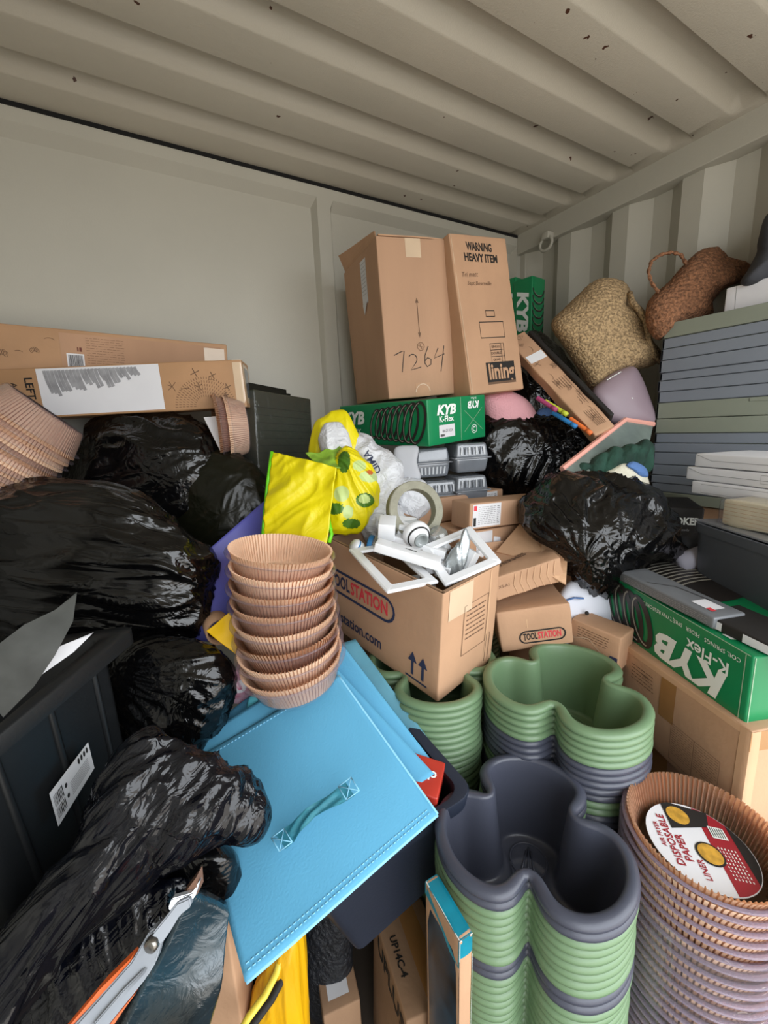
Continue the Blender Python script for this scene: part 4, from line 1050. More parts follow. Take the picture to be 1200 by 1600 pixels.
d1 = at(1093, 949, 0.86); o = b.done('black_device', (d1.x, d1.y, 1.0075), (0.03, 0.0253, -1.90)); tag(o, 'flat black glossy device with white edge lying on the green spring box', 'device')
# ------------------------------------------------------------------ black sacks
def bag(name, outline, t, fr, bk_, m, label, **kw):
    fk = {k: kw.pop(k) for k in ('knot', 'direction', 'f', 'rad', 'sharp') if k in kw}
    amp = kw.pop('amp', 0.012); seed = kw.pop('seed', 1); group = kw.pop('group', None)
    o = blob(name, outline, t, fr, bk_, m, fold_fn(amp, seed, **fk), **kw); tag(o, label, kw.get('cat', 'bag'), group); return o
DZ = Vector((0, 0, 1))
bag('bin_bag', [(735, 690), (750, 655), (790, 640), (840, 650), (890, 655), (940, 672), (945, 705), (905, 735), (890, 770), (860, 785), (800, 785), (765, 760), (740, 725)], 1.62, 0.10, 0.16, BAG,
    'black bin bag bulging beside the fruit punnets, below the pink plush', knot=at(860, 640, 1.5), seed=2, amp=0.016, f=(3, 10), rad=8)
bag('bin_bag', [(800, 560), (830, 520), (870, 540), (910, 600), (945, 650), (930, 690), (860, 690), (800, 650)], 1.86, 0.10, 0.08, BAG,
    'dark bin bag deep behind the patterned sleeve carton', direction=(0.3, 0.5, 1), seed=9, amp=0.012)
bag('bin_bag', [(818, 806), (830, 776), (868, 748), (905, 742), (975, 750), (1022, 768), (1045, 805), (1064, 838), (1060, 866), (1010, 874), (985, 900), (955, 925), (925, 925), (900, 905), (882, 880), (860, 852), (836, 835)], 1.22, 0.16, 0.12, BAG,
    'large shiny black bin bag in front of the troughs, above the green spring box', knot=at(925, 890, 1.05), seed=4, amp=0.024, f=(3, 10), rad=7, grad=(0, -0.0006), n=200, rings=46)
bag('bin_bag', [(90, 745), (120, 695), (150, 662), (200, 648), (280, 650), (330, 672), (350, 705), (355, 770), (330, 830), (240, 850), (140, 830), (95, 800)], 1.33, 0.13, 0.12, BAG,
    'black bin bag directly under the long patterned cartons', knot=at(330, 700, 1.2), seed=5, amp=0.020, f=(3, 10), rad=7)
bag('bin_bag', [(262, 740), (300, 712), (345, 702), (392, 722), (418, 760), (428, 800), (415, 845), (380, 900), (330, 940), (285, 900), (265, 830)], 1.30, 0.10, 0.16, BAG2,
    'olive-tinged dark bin bag between the cartons and the yellow bag', knot=at(395, 715, 1.2), seed=6, amp=0.012, f=(2.5, 8), rad=5)
bag('bin_bag', [(-90, 790), (-20, 765), (60, 754), (150, 757), (220, 778), (270, 815), (310, 850), (335, 880), (325, 930), (308, 990), (270, 1030), (200, 1060), (100, 1060), (-30, 1060), (-100, 960)], 1.03, 0.13, 0.20, BAGS,
    'big stretched black bin bag filling the left side below the tipped liner tubs', direction=tuple(CX+CY*0.12), seed=7, amp=0.018, f=(2.5, 17), n=220, rings=50, sharp=2.0)
bag('bin_bag', [(160, 1060), (190, 1010), (240, 995), (300, 1000), (345, 1020), (366, 1050), (358, 1100), (342, 1140), (300, 1175), (240, 1190), (190, 1170), (165, 1120)], 0.90, 0.08, 0.16, BAG,
    'black bin bag between the big stretched bag and the blue cloths', knot=at(170, 1040, 0.85), seed=8, amp=0.014, f=(2.5, 10), rad=8)
bag('bin_bag', [(120, 1330), (150, 1255), (185, 1185), (235, 1148), (300, 1172), (365, 1205), (403, 1252), (398, 1296), (345, 1306), (290, 1345), (250, 1350), (215, 1385), (160, 1425), (90, 1490), (10, 1590), (-60, 1680), (-120, 1640), (0, 1480), (70, 1390)], 0.60, 0.05, 0.07, BAGN,
    'foreground black bag gathered in folds, lying over the corner of the blue cloth', direction=tuple(CX*0.70-CY*0.75), seed=10, amp=0.015, f=(1.2, 24), n=260, rings=50, cen=(205, 1290), grad=(0.0001, -0.00015), sharp=1.4)
bag('bin_bag', [(60, 1500), (120, 1430), (190, 1375), (250, 1360), (300, 1395), (325, 1440), (300, 1500), (250, 1570), (200, 1660), (100, 1720), (0, 1700)], 0.66, 0.06, 0.12, BAGN,
    'lower crinkled black bag behind the grey folding tool', direction=tuple(CX*0.3+CY*0.9), seed=11, amp=0.015, f=(4, 26), n=200, rings=44)
bag('bin_bag', [(235, 1345), (280, 1318), (330, 1312), (362, 1335), (372, 1385), (355, 1425), (300, 1430), (255, 1400)], 0.70, 0.05, 0.10, BAG,
    'small puff of black bag under the edge of the blue cloth', seed=12, amp=0.012, f=(2, 14))
o = sheet('black_liner_panel', [(298, 1402, 0.565), (360, 1432, 0.60), (318, 1660, 0.58), (170, 1660, 0.53)], mat('teal_black_film', '12191c', rough=0.22, var=0.35, vscale=6, bump=0.5, bscale=26, distort=2, spec=0.7, coat=0.5, col2='1d3c4a'), th=0.02, wob=0.02, wfreq=14, seed=3)
tag(o, 'dark bluish plastic sack panel beside the grey folding tool', 'sack')

# ------------------------------------------------------------------ black tub on the left with strips in it
FT = at(168, 992, 0.80); NT_ = at(-230, 1245, 0.50); NT_.x = max(NT_.x, -0.27)
FBt = at(205, 1350, 0.86); NB = Vector((NT_.x+0.03, NT_.y+0.02, FBt.z-0.02))
def leftof(p, d=0.02): return Vector((-0.405+d, p.y+0.07, p.z))
T4 = [NT_, FT, leftof(FT), Vector((-0.40, NT_.y+0.03, NT_.z))]; B4 = [NB, Vector((FT.x+0.005, FT.y-0.03, FBt.z)), Vector((-0.385, FT.y+0.02, FBt.z)), Vector((-0.385, NB.y+0.03, NB.z))]
o = tubhex('storage_tub', T4, B4, BLACKP, lip=0.03, liph=0.030, ribs=3, rad=0.07); tag(o, 'large black storage tub at the left edge with a white barcode label', 'tub')
LT = o
# label on the tub wall
nrm = (B4[1]-T4[0]).cross(T4[1]-T4[0]).normalized()
if nrm.dot(Vector((0, 0, CAMZ))-FT) < 0: nrm = -nrm
def onwall(x, y, off=0.004):
    r_ = at(x, y, 1)-Vector((0, 0, CAMZ)); O_ = Vector((0, 0, CAMZ)); k = (T4[0]+nrm*off-O_).dot(nrm)/r_.dot(nrm); return O_+r_*k
Q = [onwall(77, 1240, .014), onwall(91, 1291, .014), onwall(147, 1200, .014), onwall(137, 1160, .014)]
bm = bmesh.new()
def quadpt(u, v, h): return Q[0]*(1-u)*(1-v)+Q[3]*u*(1-v)+Q[2]*u*v+Q[1]*(1-u)*v+nrm*h
def qrect(u0, v0, u1, v1, mi, h):
    f = bm.faces.new([bm.verts.new(quadpt(u, v, h)) for u, v in ((u0, v0), (u1, v0), (u1, v1), (u0, v1))]); f.material_index = mi
slab(bm, [quadpt(0, 0, 0), quadpt(1, 0, 0), quadpt(1, 1, 0), quadpt(0, 1, 0)], 0.0008, 0, n=nrm)
rn = random.Random(2)
u = 0.04
while u < 0.26:
    wd = rn.choice((0.006, 0.012, 0.018)); qrect(u, 0.16, u+wd, 0.50, 1, 0.0012); qrect(u, 0.56, u+wd, 0.86, 1, 0.0012); u += wd+0.011
for k in range(4):
    uu = 0.70+k*0.075; f = bm.faces.new([bm.verts.new(quadpt(uu+0.026*math.cos(a), 0.16+0.10*math.sin(a), 0.0012)) for a in [2*PI*i/12 for i in range(12)]]); f.material_index = 1
for k in range(7): qrect(0.42, 0.40+k*0.062, 0.90, 0.43+k*0.062, 2, 0.0012)
for k in range(2):
    f = bm.faces.new([bm.verts.new(quadpt(0.33+0.03*math.cos(a), 0.32+k*0.33+0.07*math.sin(a), 0.0012)) for a in [2*PI*i/12 for i in range(12)]]); f.material_index = 1
q0 = LT.location.copy()
for v in bm.verts: v.co -= q0
lb_ = new_obj('barcode_label', bm, [PAPERW, INK, GREYINK], LT, False)
GSH = mat('grey_film_strip', '4c4e4c', rough=0.3, var=0.35, vscale=20, spec=0.6)
def strip(name, pts, wd, m, label, cat, th=0.0015):
    """curved plastic strip: list of (x, y, t) along its middle and half-width vectors in pixels"""
    bm = bmesh.new(); A = []; B = []
    for (x, y, t), (dx, dy) in zip(pts, wd):
        A.append((at(x-dx, y-dy, t), at(x-dx, y-dy, t+th*2))); B.append((at(x+dx, y+dy, t), at(x+dx, y+dy, t+th*2)))
    V = [[bm.verts.new(p) for p in (a[0], b[0], b[1], a[1])] for a, b in zip(A, B)]
    for i in range(len(V)-1):
        for k in range(4): bm.faces.new((V[i][k], V[i][(k+1) % 4], V[i+1][(k+1) % 4], V[i+1][k]))
    bm.faces.new(V[0]); bm.faces.new(list(reversed(V[-1]))); bmesh.ops.recalc_face_normals(bm, faces=bm.faces)
    o = new_obj(name, bm, m, None, True); smooth_angle(o, 40); tag(o, label, cat); return o
strip('grey_plastic_strip', [(121, 926, 0.66), (100, 962, 0.65), (62, 1000, 0.63), (25, 1040, 0.60), (-25, 1085, 0.56)], [(0.5, 1), (-14, -9), (-24, -24), (-28, -33), (-30, -36)], GSH, 'curled grey plastic strip sticking up out of the black tub', 'plastic strip')
strip('grey_plastic_strip', [(147, 989, 0.70), (110, 1012, 0.68), (60, 1040, 0.65), (10, 1075, 0.62)], [(0.5, 1), (-5, -7), (-8, -12), (-10, -16)], PAPERW, 'narrow pale plastic strip lying on the rim of the black tub', 'plastic strip')
bm = bmesh.new(); a_ = at(44, 988, 0.72); b2 = at(76, 968, 0.74); tube(bm, [a_-a_, b2-a_], 0.013, seg=16)
o = new_obj('chrome_tube', bm, mat('chrome', 'd0d2d4', rough=0.12, metal=1.0), None, True, a_); tag(o, 'small shiny ribbed metal tube in the black tub', 'tube')

# ------------------------------------------------------------------ blue cloth storage lids
def cloth(px, label, seed, handle=False, th=0.010):
    o = sheet('folded_storage_bag', px, BLUEF, th=th, nu=40, nv=40, wob=0.005, wfreq=7, seed=seed, bulge=0.004)
    tag(o, label, 'fabric panel', 'blue fabric storage panels'); return o
zq = dict()
F1 = [(298, 1195, 0.860), (388, 1535, 0.585), (685, 1275, 0.735), (530, 1058, 0.905)]
o1 = cloth(F1, 'uppermost blue fabric panel with stitched carry handle, largest in view', 1)
P4 = [at(*p) for p in F1]; nn = (P4[1]-P4[0]).cross(P4[3]-P4[0]).normalized()
org = (P4[0]+P4[2])/2
def onc(u, v, h): # u towards near corner, v towards right
    return P4[0]*(1-u)*(1-v)+P4[1]*u*(1-v)+P4[2]*u*v+P4[3]*(1-u)*v + nn*(0.0105+h+0.004*math.sin(PI*u)*math.sin(PI*v)+noise.noise((P4[0]*(1-u)*(1-v)+P4[1]*u*(1-v)+P4[2]*u*v+P4[3]*(1-u)*v)*7+Vector((1, 1, 0)))*0.005)-org
bm = bmesh.new()
for (ua, va, ub, vb, n_) in ((0.955, 0.02, 0.955, 0.98, 46), (0.975, 0.02, 0.975, 0.98, 46), (0.02, 0.985, 0.95, 0.985, 1), (0.03, 0.03, 0.03, 0.97, 40)):
    if n_ == 1: continue
    for k in range(n_):
        f0, f1 = k/n_, (k+0.62)/n_
        tube(bm, [onc(ua+(ub-ua)*f0, va+(vb-va)*f0, 0.0), onc(ua+(ub-ua)*f1, va+(vb-va)*f1, 0.0)], 0.0010, seg=5)
tube(bm, [onc(1.0, k/20, -0.004) for k in range(21)], 0.0035, seg=6); tube(bm, [onc(k/20, 1.0, -0.004) for k in range(21)], 0.0035, seg=6)
new_obj('stitching', bm, BLUES, o1)
bm = bmesh.new(); hu0, hv0, hu1, hv1 = 0.575, 0.33, 0.52, 0.80
# handle strap: from the photo ends (430,1318) and (555,1232)
def planept(x, y, h):
    r_ = at(x, y, 1)-Vector((0, 0, CAMZ)); k = (P4[0]-Vector((0, 0, CAMZ))+nn*0.013).dot(nn)/r_.dot(nn); return Vector((0, 0, CAMZ))+r_*k+nn*h-org
ctr = [(440, 1316), (458, 1303), (474, 1290), (494, 1275), (512, 1263), (530, 1248), (548, 1234)]; hh = [0.003, 0.006, 0.015, 0.021, 0.018, 0.008, 0.003]; hw = [(10, 15), (10, 14), (7, 12), (5, 9), (7, 12), (9, 13), (9, 14)]
rowsT = []
N_ = 30
for k in range(N_+1):
    s_ = k/N_*6; i = min(5, int(s_)); f_ = s_-i; L = lambda a, b: a+(b-a)*f_
    cx_, cy_ = L(ctr[i][0], ctr[i+1][0]), L(ctr[i][1], ctr[i+1][1]); w0_, w1_ = L(hw[i][0], hw[i+1][0]), L(hw[i][1], hw[i+1][1]); h_ = L(hh[i], hh[i+1])
    row = []
    for j in range(9):
        q_ = (j/8-0.5)*2; wr = 0.0035*math.sin(q_*5+s_*2.2)*(1 if 0.8 < s_ < 5.2 else 0.1)
        row.append(bm.verts.new(planept(cx_+w0_*0.75*q_, cy_+w1_*0.75*q_, h_+wr)))
    rowsT.append(row)
for k in range(N_):
    for j in range(8): bm.faces.new((rowsT[k][j], rowsT[k+1][j], rowsT[k+1][j+1], rowsT[k][j+1]))
bmesh.ops.solidify(bm, geom=bm.faces[:], thickness=0.0025)
hd = new_obj('handle', bm, TURQ, o1)
bm = bmesh.new()
for (c1, c2) in (((430, 1305), (462, 1312)), ((540, 1222), (560, 1243))):
    pass
for cx_, cy_ in ((443, 1314), (547, 1234)):
    e1 = Vector((11, -8)); e2 = Vector((8, 13)); 
    for (p, q) in (((-1, -1), (1, -1)), ((1, -1), (1, 1)), ((1, 1), (-1, 1)), ((-1, 1), (-1, -1)), ((-1, -1), (1, 1)), ((1, -1), (-1, 1))):
        A_ = Vector((cx_, cy_))+e1*p[0]*0.9+e2*p[1]*0.8; B_ = Vector((cx_, cy_))+e1*q[0]*0.9+e2*q[1]*0.8
        tube(bm, [planept(A_.x, A_.y, 0.0065), planept(B_.x, B_.y, 0.0065)], 0.0009, seg=5)
new_obj('box_stitch', bm, BLUES, hd)
F2 = [(296, 1168, 0.885), (420, 1400, 0.70), (679, 1210, 0.80), (512, 1030, 0.945)]
cloth(F2, 'second blue fabric panel, showing along the right of the uppermost one', 2)
F3 = [(330, 1165, 0.93), (470, 1330, 0.75), (676, 1190, 0.835), (536, 1008, 0.98)]
cloth(F3, 'third blue fabric panel, just under the second at its right edge', 4, th=0.006)
F4 = [(345, 1130, 0.95), (480, 1250, 0.83), (600, 1150, 0.88), (500, 1010, 1.0)]
cloth(F4, 'lowest blue fabric panel, its folded left corner showing by the black bag', 5, th=0.02)
o = sheet('blue_fabric_pack', [(430, 1040, 1.0), (560, 1250, 0.86), (689, 1182, 0.865), (556, 1000, 1.02)], mat('wrapped_blue', '5f9cb0', rough=0.3, var=0.25, vscale=9, coat=0.5), th=0.012, wob=0.004, seed=6)
tag(o, 'blue fabric panel still in its clear wrapper, furthest right in the pile', 'fabric panel')
o = sheet('gathered_net', [(352, 1180, 0.865), (452, 1122, 0.875), (520, 1066, 0.91), (395, 1090, 0.93)], TURQ, th=0.004, wob=0.018, wfreq=26, seed=7, nu=40, nv=40)
tag(o, 'gathered turquoise fabric fold on the left of the blue panels', 'fabric')
# navy tub carrying them
T4 = [Vector((0.130, 0.545, 0.690)), Vector((0.440, 0.500, 0.762)), Vector((0.415, 0.735, 0.815)), Vector((0.10, 0.72, 0.755))]
B4 = [at(556, 1492, 0.74), at(699, 1364, 0.80), at(690, 1250, 0.97), at(520, 1345, 0.90)]
o = tubhex('storage_tub', T4, B4, NAVY, lip=0.012, liph=0.03, rad=0.10); tag(o, 'dark navy storage tub tilted under the blue fabric panels', 'tub')
b = Carton((0.10, 0.075, 0.05), [mat('red_box', 'c23a2c', rough=0.35, var=0.2)], amp=0.001, seed=51)
b.text('T', 'claber', 0.058, 0.040, 0.026, KWHITE, PI, bold=0.02, width=0.062); b.poly('T', arc(0.018, 0.03, 0.012, 0, 2*PI, 16), INK)
px_ = at(707, 1238, 0.80); o = b.done('red_box', (0.318, 0.600, 0.728), (0.20, 0.14, -0.85)); tag(o, 'red boxed fitting printed claber inside the navy tub', 'box')

# ------------------------------------------------------------------ bottom row
b = Carton((0.115, 0.20, 0.30), [CARD3], amp=0.002, seed=52)
b.rect('T', 0.050, 0.0, 0.088, 0.20, TAPE, n=6); b.text('T', 'UP14C-4', 0.022, 0.10, 0.020, INK, -PI/2, bold=0.03, width=0.075)
b.text('L', 'UPLUS', 0.115, 0.265, 0.050, INK, 0, bold=0.02, width=0.15); b.rect('F', 0.05, 0.24, 0.088, 0.30, TAPE, n=3)
o = b.done('marked_carton', (0.2538, 0.4687, 0.0708), (-0.052, 0.0663, -0.1919)); tag(o, 'brown carton marked UP14C-4 at the bottom centre', 'box')
b = Carton((0.024, 0.090, 0.46), [CARD2], amp=0.001, seed=53, cell=0.012)
b.rect('T', 0.0, 0.0, 0.024, 0.090, TEAL, n=8); b.rect('F', 0.0, 0.425, 0.024, 0.459, TEAL, n=4)
PHOTO = mat('dark_photo_print', '14181c', rough=0.25, var=0.6, vscale=10, col2='2a4a60')
b.rect('L', 0.0, 0.0, 0.090, 0.46, PHOTO, n=6); b.poly('L', [(0.090, 0.458), (0.0, 0.458), (0.0, 0.435), (0.04, 0.432), (0.07, 0.41), (0.090, 0.405)], TEAL, h=0.0016)
b.line('T', [(0.0008, 0.001), (0.0008, 0.089)], 0.0016, KWHITE, h=0.0014); b.line('F', [(0.0008, 0.42), (0.0008, 0.459)], 0.0012, KWHITE, h=0.0014); b.line('F', [(0.0, 0.458), (0.0235, 0.458)], 0.0012, KWHITE, h=0.0014)
b.line('F', [(0.0234, 0.2), (0.0228, 0.3), (0.0234, 0.36), (0.0228, 0.42)], 0.0014, KWHITE, h=0.0018)
o = b.done('slim_picture_box', (0.300, 0.368, 0.252), (0.03, -0.0077, -0.0546)); tag(o, 'slim box with torn teal and brown edges standing by the near planter stack', 'box')
b = Carton((0.05, 0.20, 0.42), [CARD2], amp=0.001, seed=54); o = b.done('upright_board', Vector(at(352, 1430, 0.66)) - Vector((0.0, 0.0, 0.42)), (0, 0, 0.9)); tag(o, 'plain brown cardboard edge standing left of the blue cloth corner', 'box')
b = Carton((0.11, 0.10, 0.30), [INK], amp=0.001, seed=55); p_ = at(392, 1500, 0.74); o = b.done('black_box', (p_.x-0.04, p_.y, p_.z-0.30), (0, 0, 0.3)); tag(o, 'black box in the gap below the blue cloth corner', 'box')
o = blob('yellow_sack', [(395, 1560), (420, 1490), (450, 1440), (470, 1440), (476, 1520), (478, 1640), (440, 1680), (370, 1680)], 0.74, 0.05, 0.08, ORANGEY, fold_fn(0.006, 21, direction=(0, 0.2, 1), f=(1.5, 40)), n=110, rings=26)
tag(o, 'golden yellow ribbed sack below the blue cloth corner', 'sack')
bm = bmesh.new(); pts = [at(x, y, t) for x, y, t in ((440, 1488, 0.70), (432, 1520, 0.69), (414, 1555, 0.68), (388, 1590, 0.66), (360, 1640, 0.64))]; q0 = o.location.copy()
tube(bm, [p-q0 for p in pts], 0.006, seg=8, flat=0.6); hd1 = new_obj('piping', bm, mat('piping_yellow', 'e8cf4a', rough=0.4), o)
bm = bmesh.new(); pts = [at(x+11, y+5, t+0.004) for x, y, t in ((440, 1488, 0.70), (432, 1520, 0.69), (414, 1555, 0.68), (388, 1590, 0.66), (360, 1640, 0.64))]
tube(bm, [p-q0 for p in pts], 0.0065, seg=8, flat=0.6); new_obj('black_trim', bm, INK, o)
o = blob('dark_basket', [(475, 1440), (510, 1410), (545, 1420), (550, 1480), (545, 1560), (520, 1600), (485, 1590), (472, 1520)], 0.95, 0.04, 0.10, mat('dark_weave', '15181f', rough=0.6, bump=0.9, bscale=90, var=0.5, vscale=60), fold_fn(0.003, 31, direction=(0, 0, 1), f=(20, 20)), n=90, rings=20); tag(o, 'dark woven basket in the shadow left of the UP14C-4 carton', 'basket')
b = Carton((0.08, 0.10, 0.20), [CARD3], amp=0.001, seed=56); b.rect('T', 0.015, 0.02, 0.06, 0.07, PAPERW, n=2); p_ = at(505, 1590, 0.86); o = b.done('labelled_carton', (p_.x, p_.y, p_.z-0.2), (0, 0, -0.2)); tag(o, 'small dim carton with white label at the bottom edge', 'box')
# slate tub under the wrapped stack
def rtub(x0, y0, x1, y1, z0, z1): 
    return [Vector((x0, y0, z1)), Vector((x1, y0, z1)), Vector((x1, y1, z1)), Vector((x0, y1, z1))], [Vector((x0+.02, y0+.02, z0)), Vector((x1-.02, y0+.02, z0)), Vector((x1-.02, y1-.02, z0)), Vector((x0+.02, y1-.02, z0))]
bz = base_z-0.002
b = Carton((0.42, 0.42, bz), [mat('slate_lid', '323a44', rough=0.45, var=0.1)], amp=0.001, r=0.02, seed=57, cell=0.05)
for v in (0.03, 0.39): b.line('T', [(0.03, v), (0.39, v)], 0.006, DGREY)
o = b.done('lidded_crate', (0.66, 0.02, 0.0), (0, 0, -0.10)); tag(o, 'slate grey lidded crate under the tall wrapped liner stack', 'crate')
b = Carton((0.16, 0.14, 0.20), [CARD2], amp=0.002, seed=58); p_ = at(1178, 1500, 0.86); o = b.done('corner_carton', (1.02, 0.20, bz+0.002), (0, 0, -0.6)); tag(o, 'brown carton corner behind the wrapped liner stack at the right edge', 'box')

# grey folding tool
def xprism(name, outline, t0, th, m, tg=None, bevel=0.0):
    bm = bmesh.new(); A = [bm.verts.new(at(x, y, t0(x, y))) for x, y in outline]; B = [bm.verts.new(v.co + CF*th) for v in A]; n = len(A)
    bm.faces.new(A); bm.faces.new(list(reversed(B)))
    for k in range(n): bm.faces.new((A[k], A[(k+1) % n], B[(k+1) % n], B[k]))
    bmesh.ops.recalc_face_normals(bm, faces=bm.faces)
    if bevel: bmesh.ops.bevel(bm, geom=bm.edges[:], offset=bevel, segments=2, affect='EDGES')
    org = sum((v.co for v in bm.verts), Vector())/len(bm.verts)
    for v in bm.verts: v.co -= org
    o = new_obj(name, bm, m, tg, True, org); smooth_angle(o, 40); return o
tt = lambda x, y: 0.50+(x-200)*0.00025-(y-1500)*0.0003
e = empty('folding_tool', at(200, 1500, 0.50)); tag(e, 'grey metal folding tool with orange edges and a round pivot on the foreground bag', 'tool')
bpy.context.view_layer.update()
def kid(o): o.parent = e; o.matrix_parent_inverse = Matrix.Translation(e.location).inverted(); return o
kid(xprism('arm', [(252, 1445), (262, 1452), (250, 1480), (243, 1505), (228, 1530), (200, 1565), (172, 1600), (140, 1645), (80, 1645), (118, 1602), (160, 1554), (205, 1504), (220, 1478), (232, 1458)], tt, 0.012, ALU, bevel=0.0015))
kid(xprism('arm', [(236, 1462), (262, 1430), (276, 1412), (296, 1403), (298, 1418), (280, 1432), (262, 1462), (250, 1478)], lambda x, y: tt(x, y)-0.004, 0.010, ALU, bevel=0.0015))
kid(xprism('grip_edge', [(204, 1498), (209, 1502), (162, 1556), (122, 1604), (88, 1645), (74, 1645), (111, 1600), (156, 1546)], lambda x, y: tt(x, y)+0.002, 0.014, ORAN))
kid(xprism('grip_edge', [(208, 1556), (212, 1552), (192, 1580), (160, 1628), (150, 1628), (180, 1590)], lambda x, y: tt(x, y)+0.006, 0.014, ORAN))
kid(xprism('inner_bar', [(222, 1518), (228, 1520), (196, 1556), (150, 1610), (142, 1606), (190, 1550)], lambda x, y: tt(x, y)-0.004, 0.006, ALU, bevel=0.001))
kid(xprism('jaw', [(262, 1420), (268, 1405), (300, 1396), (312, 1376), (304, 1403), (288, 1414), (272, 1432)], lambda x, y: tt(x, y)-0.001, 0.008, mat('jaw_steel', 'c2c4c6', rough=0.3, metal=0.6), bevel=0.001))
bm = bmesh.new(); lathe(bm, [(0.0001, 0.006), (0.0055, 0.006), (0.0080, 0.0045), (0.0088, 0.001), (0.0088, -0.004)], 24); pv = new_obj('pivot', bm, mat('pivot_steel', '8a8680', rough=0.25, metal=0.9), None, True)
pv.matrix_world = axisM(at(238, 1474, tt(238, 1474))-CF*0.001, -CF); m_ = pv.matrix_world.copy(); pv.parent = e; pv.matrix_parent_inverse = Matrix.Translation(e.location).inverted(); pv.matrix_world = m_
o = xprism('wooden_wedge', [(282, 1404), (306, 1372), (308, 1398), (296, 1404)], lambda x, y: 0.56, 0.02, mat('wood_dark', '7a5a48', rough=0.7)); tag(o, 'small brown wedge poking up above the folding tool', 'wood piece')

# ------------------------------------------------------------------ behind the middle liner stack
o = sheet('purple_sheet', [(420, 776, 1.20), (322, 862, 1.04), (296, 1000, 0.99), (410, 1010, 1.06)], PURPLE, th=0.006, wob=0.012, wfreq=6, seed=9, cyl=0.01); tag(o, 'purple blue plastic sheet leaning behind the middle liner stack', 'plastic sheet')
bm = bmesh.new(); lathe(bm, [(0.030, 0), (0.030, 0.10), (0.026, 0.10), (0.026, 0.0), (0.030, 0)], 32); o = new_obj('cardboard_tube', bm, CARD2, None, True); o.matrix_world = axisM(at(342, 990, 0.93)+CF*0.10-CX*0.05, -CF+CX*0.55); tag(o, 'brown cardboard tube end beside the middle liner stack', 'tube')
o = sheet('yellow_net', [(322, 986, 0.905), (358, 957, 0.92), (375, 985, 0.91), (368, 1022, 0.895)], mat('yellow_cloth', 'f2c000', rough=0.5), th=0.003, wob=0.006, wfreq=30); tag(o, 'torn yellow plastic scrap by the cardboard tube', 'plastic scrap')
b = Carton((0.07, 0.05, 0.09), [mat('pink_pack', 'c24a74', rough=0.35, var=0.4, vscale=30, col2='e8d0dc')], amp=0.001, seed=60); b.text('F', 'UU', 0.028, 0.055, 0.04, WHITE, 0.6, bold=0.06)
p_ = at(352, 1110, 0.93); o = b.done('pink_packet', (p_.x+0.01, p_.y+0.02, p_.z), (0.1, 0.3, -0.3)); tag(o, 'small pink and white packet between the black bag and liner stack', 'packet')

# ------------------------------------------------------------------ yellow shopping bag with avocado print, white sacks
AV1 = mat('avocado_skin', '4c7a1c', rough=0.45, var=0.4, vscale=40); AV2 = mat('avocado_flesh', 'c4d88a', rough=0.45, var=0.1); AV3 = mat('avocado_stone', 'c4642c', rough=0.5)
spots = [((577, 745), 15, 9, AV2), ((578, 738), 5, 4, AV3), ((571, 782), 14, 11, AV1), ((570, 780), 9, 7, AV2), ((538, 722), 10, 18, AV1), ((535, 772), 12, 12, AV2), ((524, 795), 16, 9, AV1), ((550, 818), 14, 8, AV1), ((562, 728), 10, 9, AV2), ((545, 800), 8, 10, AV2)]
def avo(p):
    for i, (c_, rx_, ry_, m_) in enumerate(reversed(spots)):
        c3 = at(c_[0], c_[1], 1.09); d = p-c3; x = d.dot(CX)/1.09*FPX; y = d.dot(CY)/1.09*FPX
        if (x/rx_)**2+(y/ry_)**2 < 1 and d.dot(CF) < 0.06: return 1+len(spots)-1-i
    return 0
YM = [YEL]+[s_[3] for s_ in spots]
_amp = fold_fn(0.016, 14, knot=at(525, 700, 1.08), f=(3, 9), rad=6)
org_hack = None
def mk_yellow():
    O = [(522, 722), (540, 700), (560, 712), (578, 730), (586, 752), (588, 776), (578, 800), (562, 824), (530, 832), (508, 822), (505, 795), (515, 765)]
    o = blob('shopping_bag', O, 1.12, 0.05, 0.07, YEL, _amp, n=170, rings=40, mats=YM)
    me = o.data; off = o.location
    for p in me.polygons: p.material_index = avo(Vector(p.center)+off)
    return o
yb = mk_yellow(); tag(yb, 'bright yellow shopping bag printed with avocados, lime green edging', 'bag')
def ykid(o): o.parent = yb; o.matrix_parent_inverse = Matrix.Translation(yb.location).inverted(); return o
ykid(sheet('bag_panel', [(427, 707, 1.10), (412, 845, 1.06), (512, 850, 1.02), (528, 733, 1.06)], YEL, th=0.003, wob=0.014, wfreq=10, seed=11, nu=50, nv=50, fold=fold_fn(0.016, 4, direction=tuple(CX*0.8-CY*0.5), f=(5, 14))))
bm = bmesh.new()
for pts in ([(425, 706, 1.10), (419, 750, 1.087), (414, 800, 1.072), (410, 846, 1.058)], [(505, 798, 1.045), (507, 815, 1.035), (518, 828, 1.03)], [(504, 800, 1.045), (512, 806, 1.04), (518, 835, 1.03), (514, 848, 1.02)]):
    tube(bm, [at(*p)-yb.location for p in pts], 0.005, seg=8)
new_obj('green_piping', bm, LIME, yb)
ykid(blob('bag_lip', [(484, 712), (490, 668), (505, 655), (523, 644), (540, 648), (556, 678), (566, 706), (558, 722), (530, 726), (505, 722)], 1.20, 0.02, 0.05, YEL, fold_fn(0.010, 15, direction=(0, 0, 1), f=(2, 14)), n=110, rings=24))
ykid(sheet('green_lining', [(478, 712, 1.11), (510, 735, 1.07), (560, 728, 1.09), (530, 700, 1.13)], mat('lime_print', '8fb838', rough=0.5, var=0.4, vscale=50), th=0.004, wob=0.018, wfreq=30, nu=40, nv=40, seed=12))
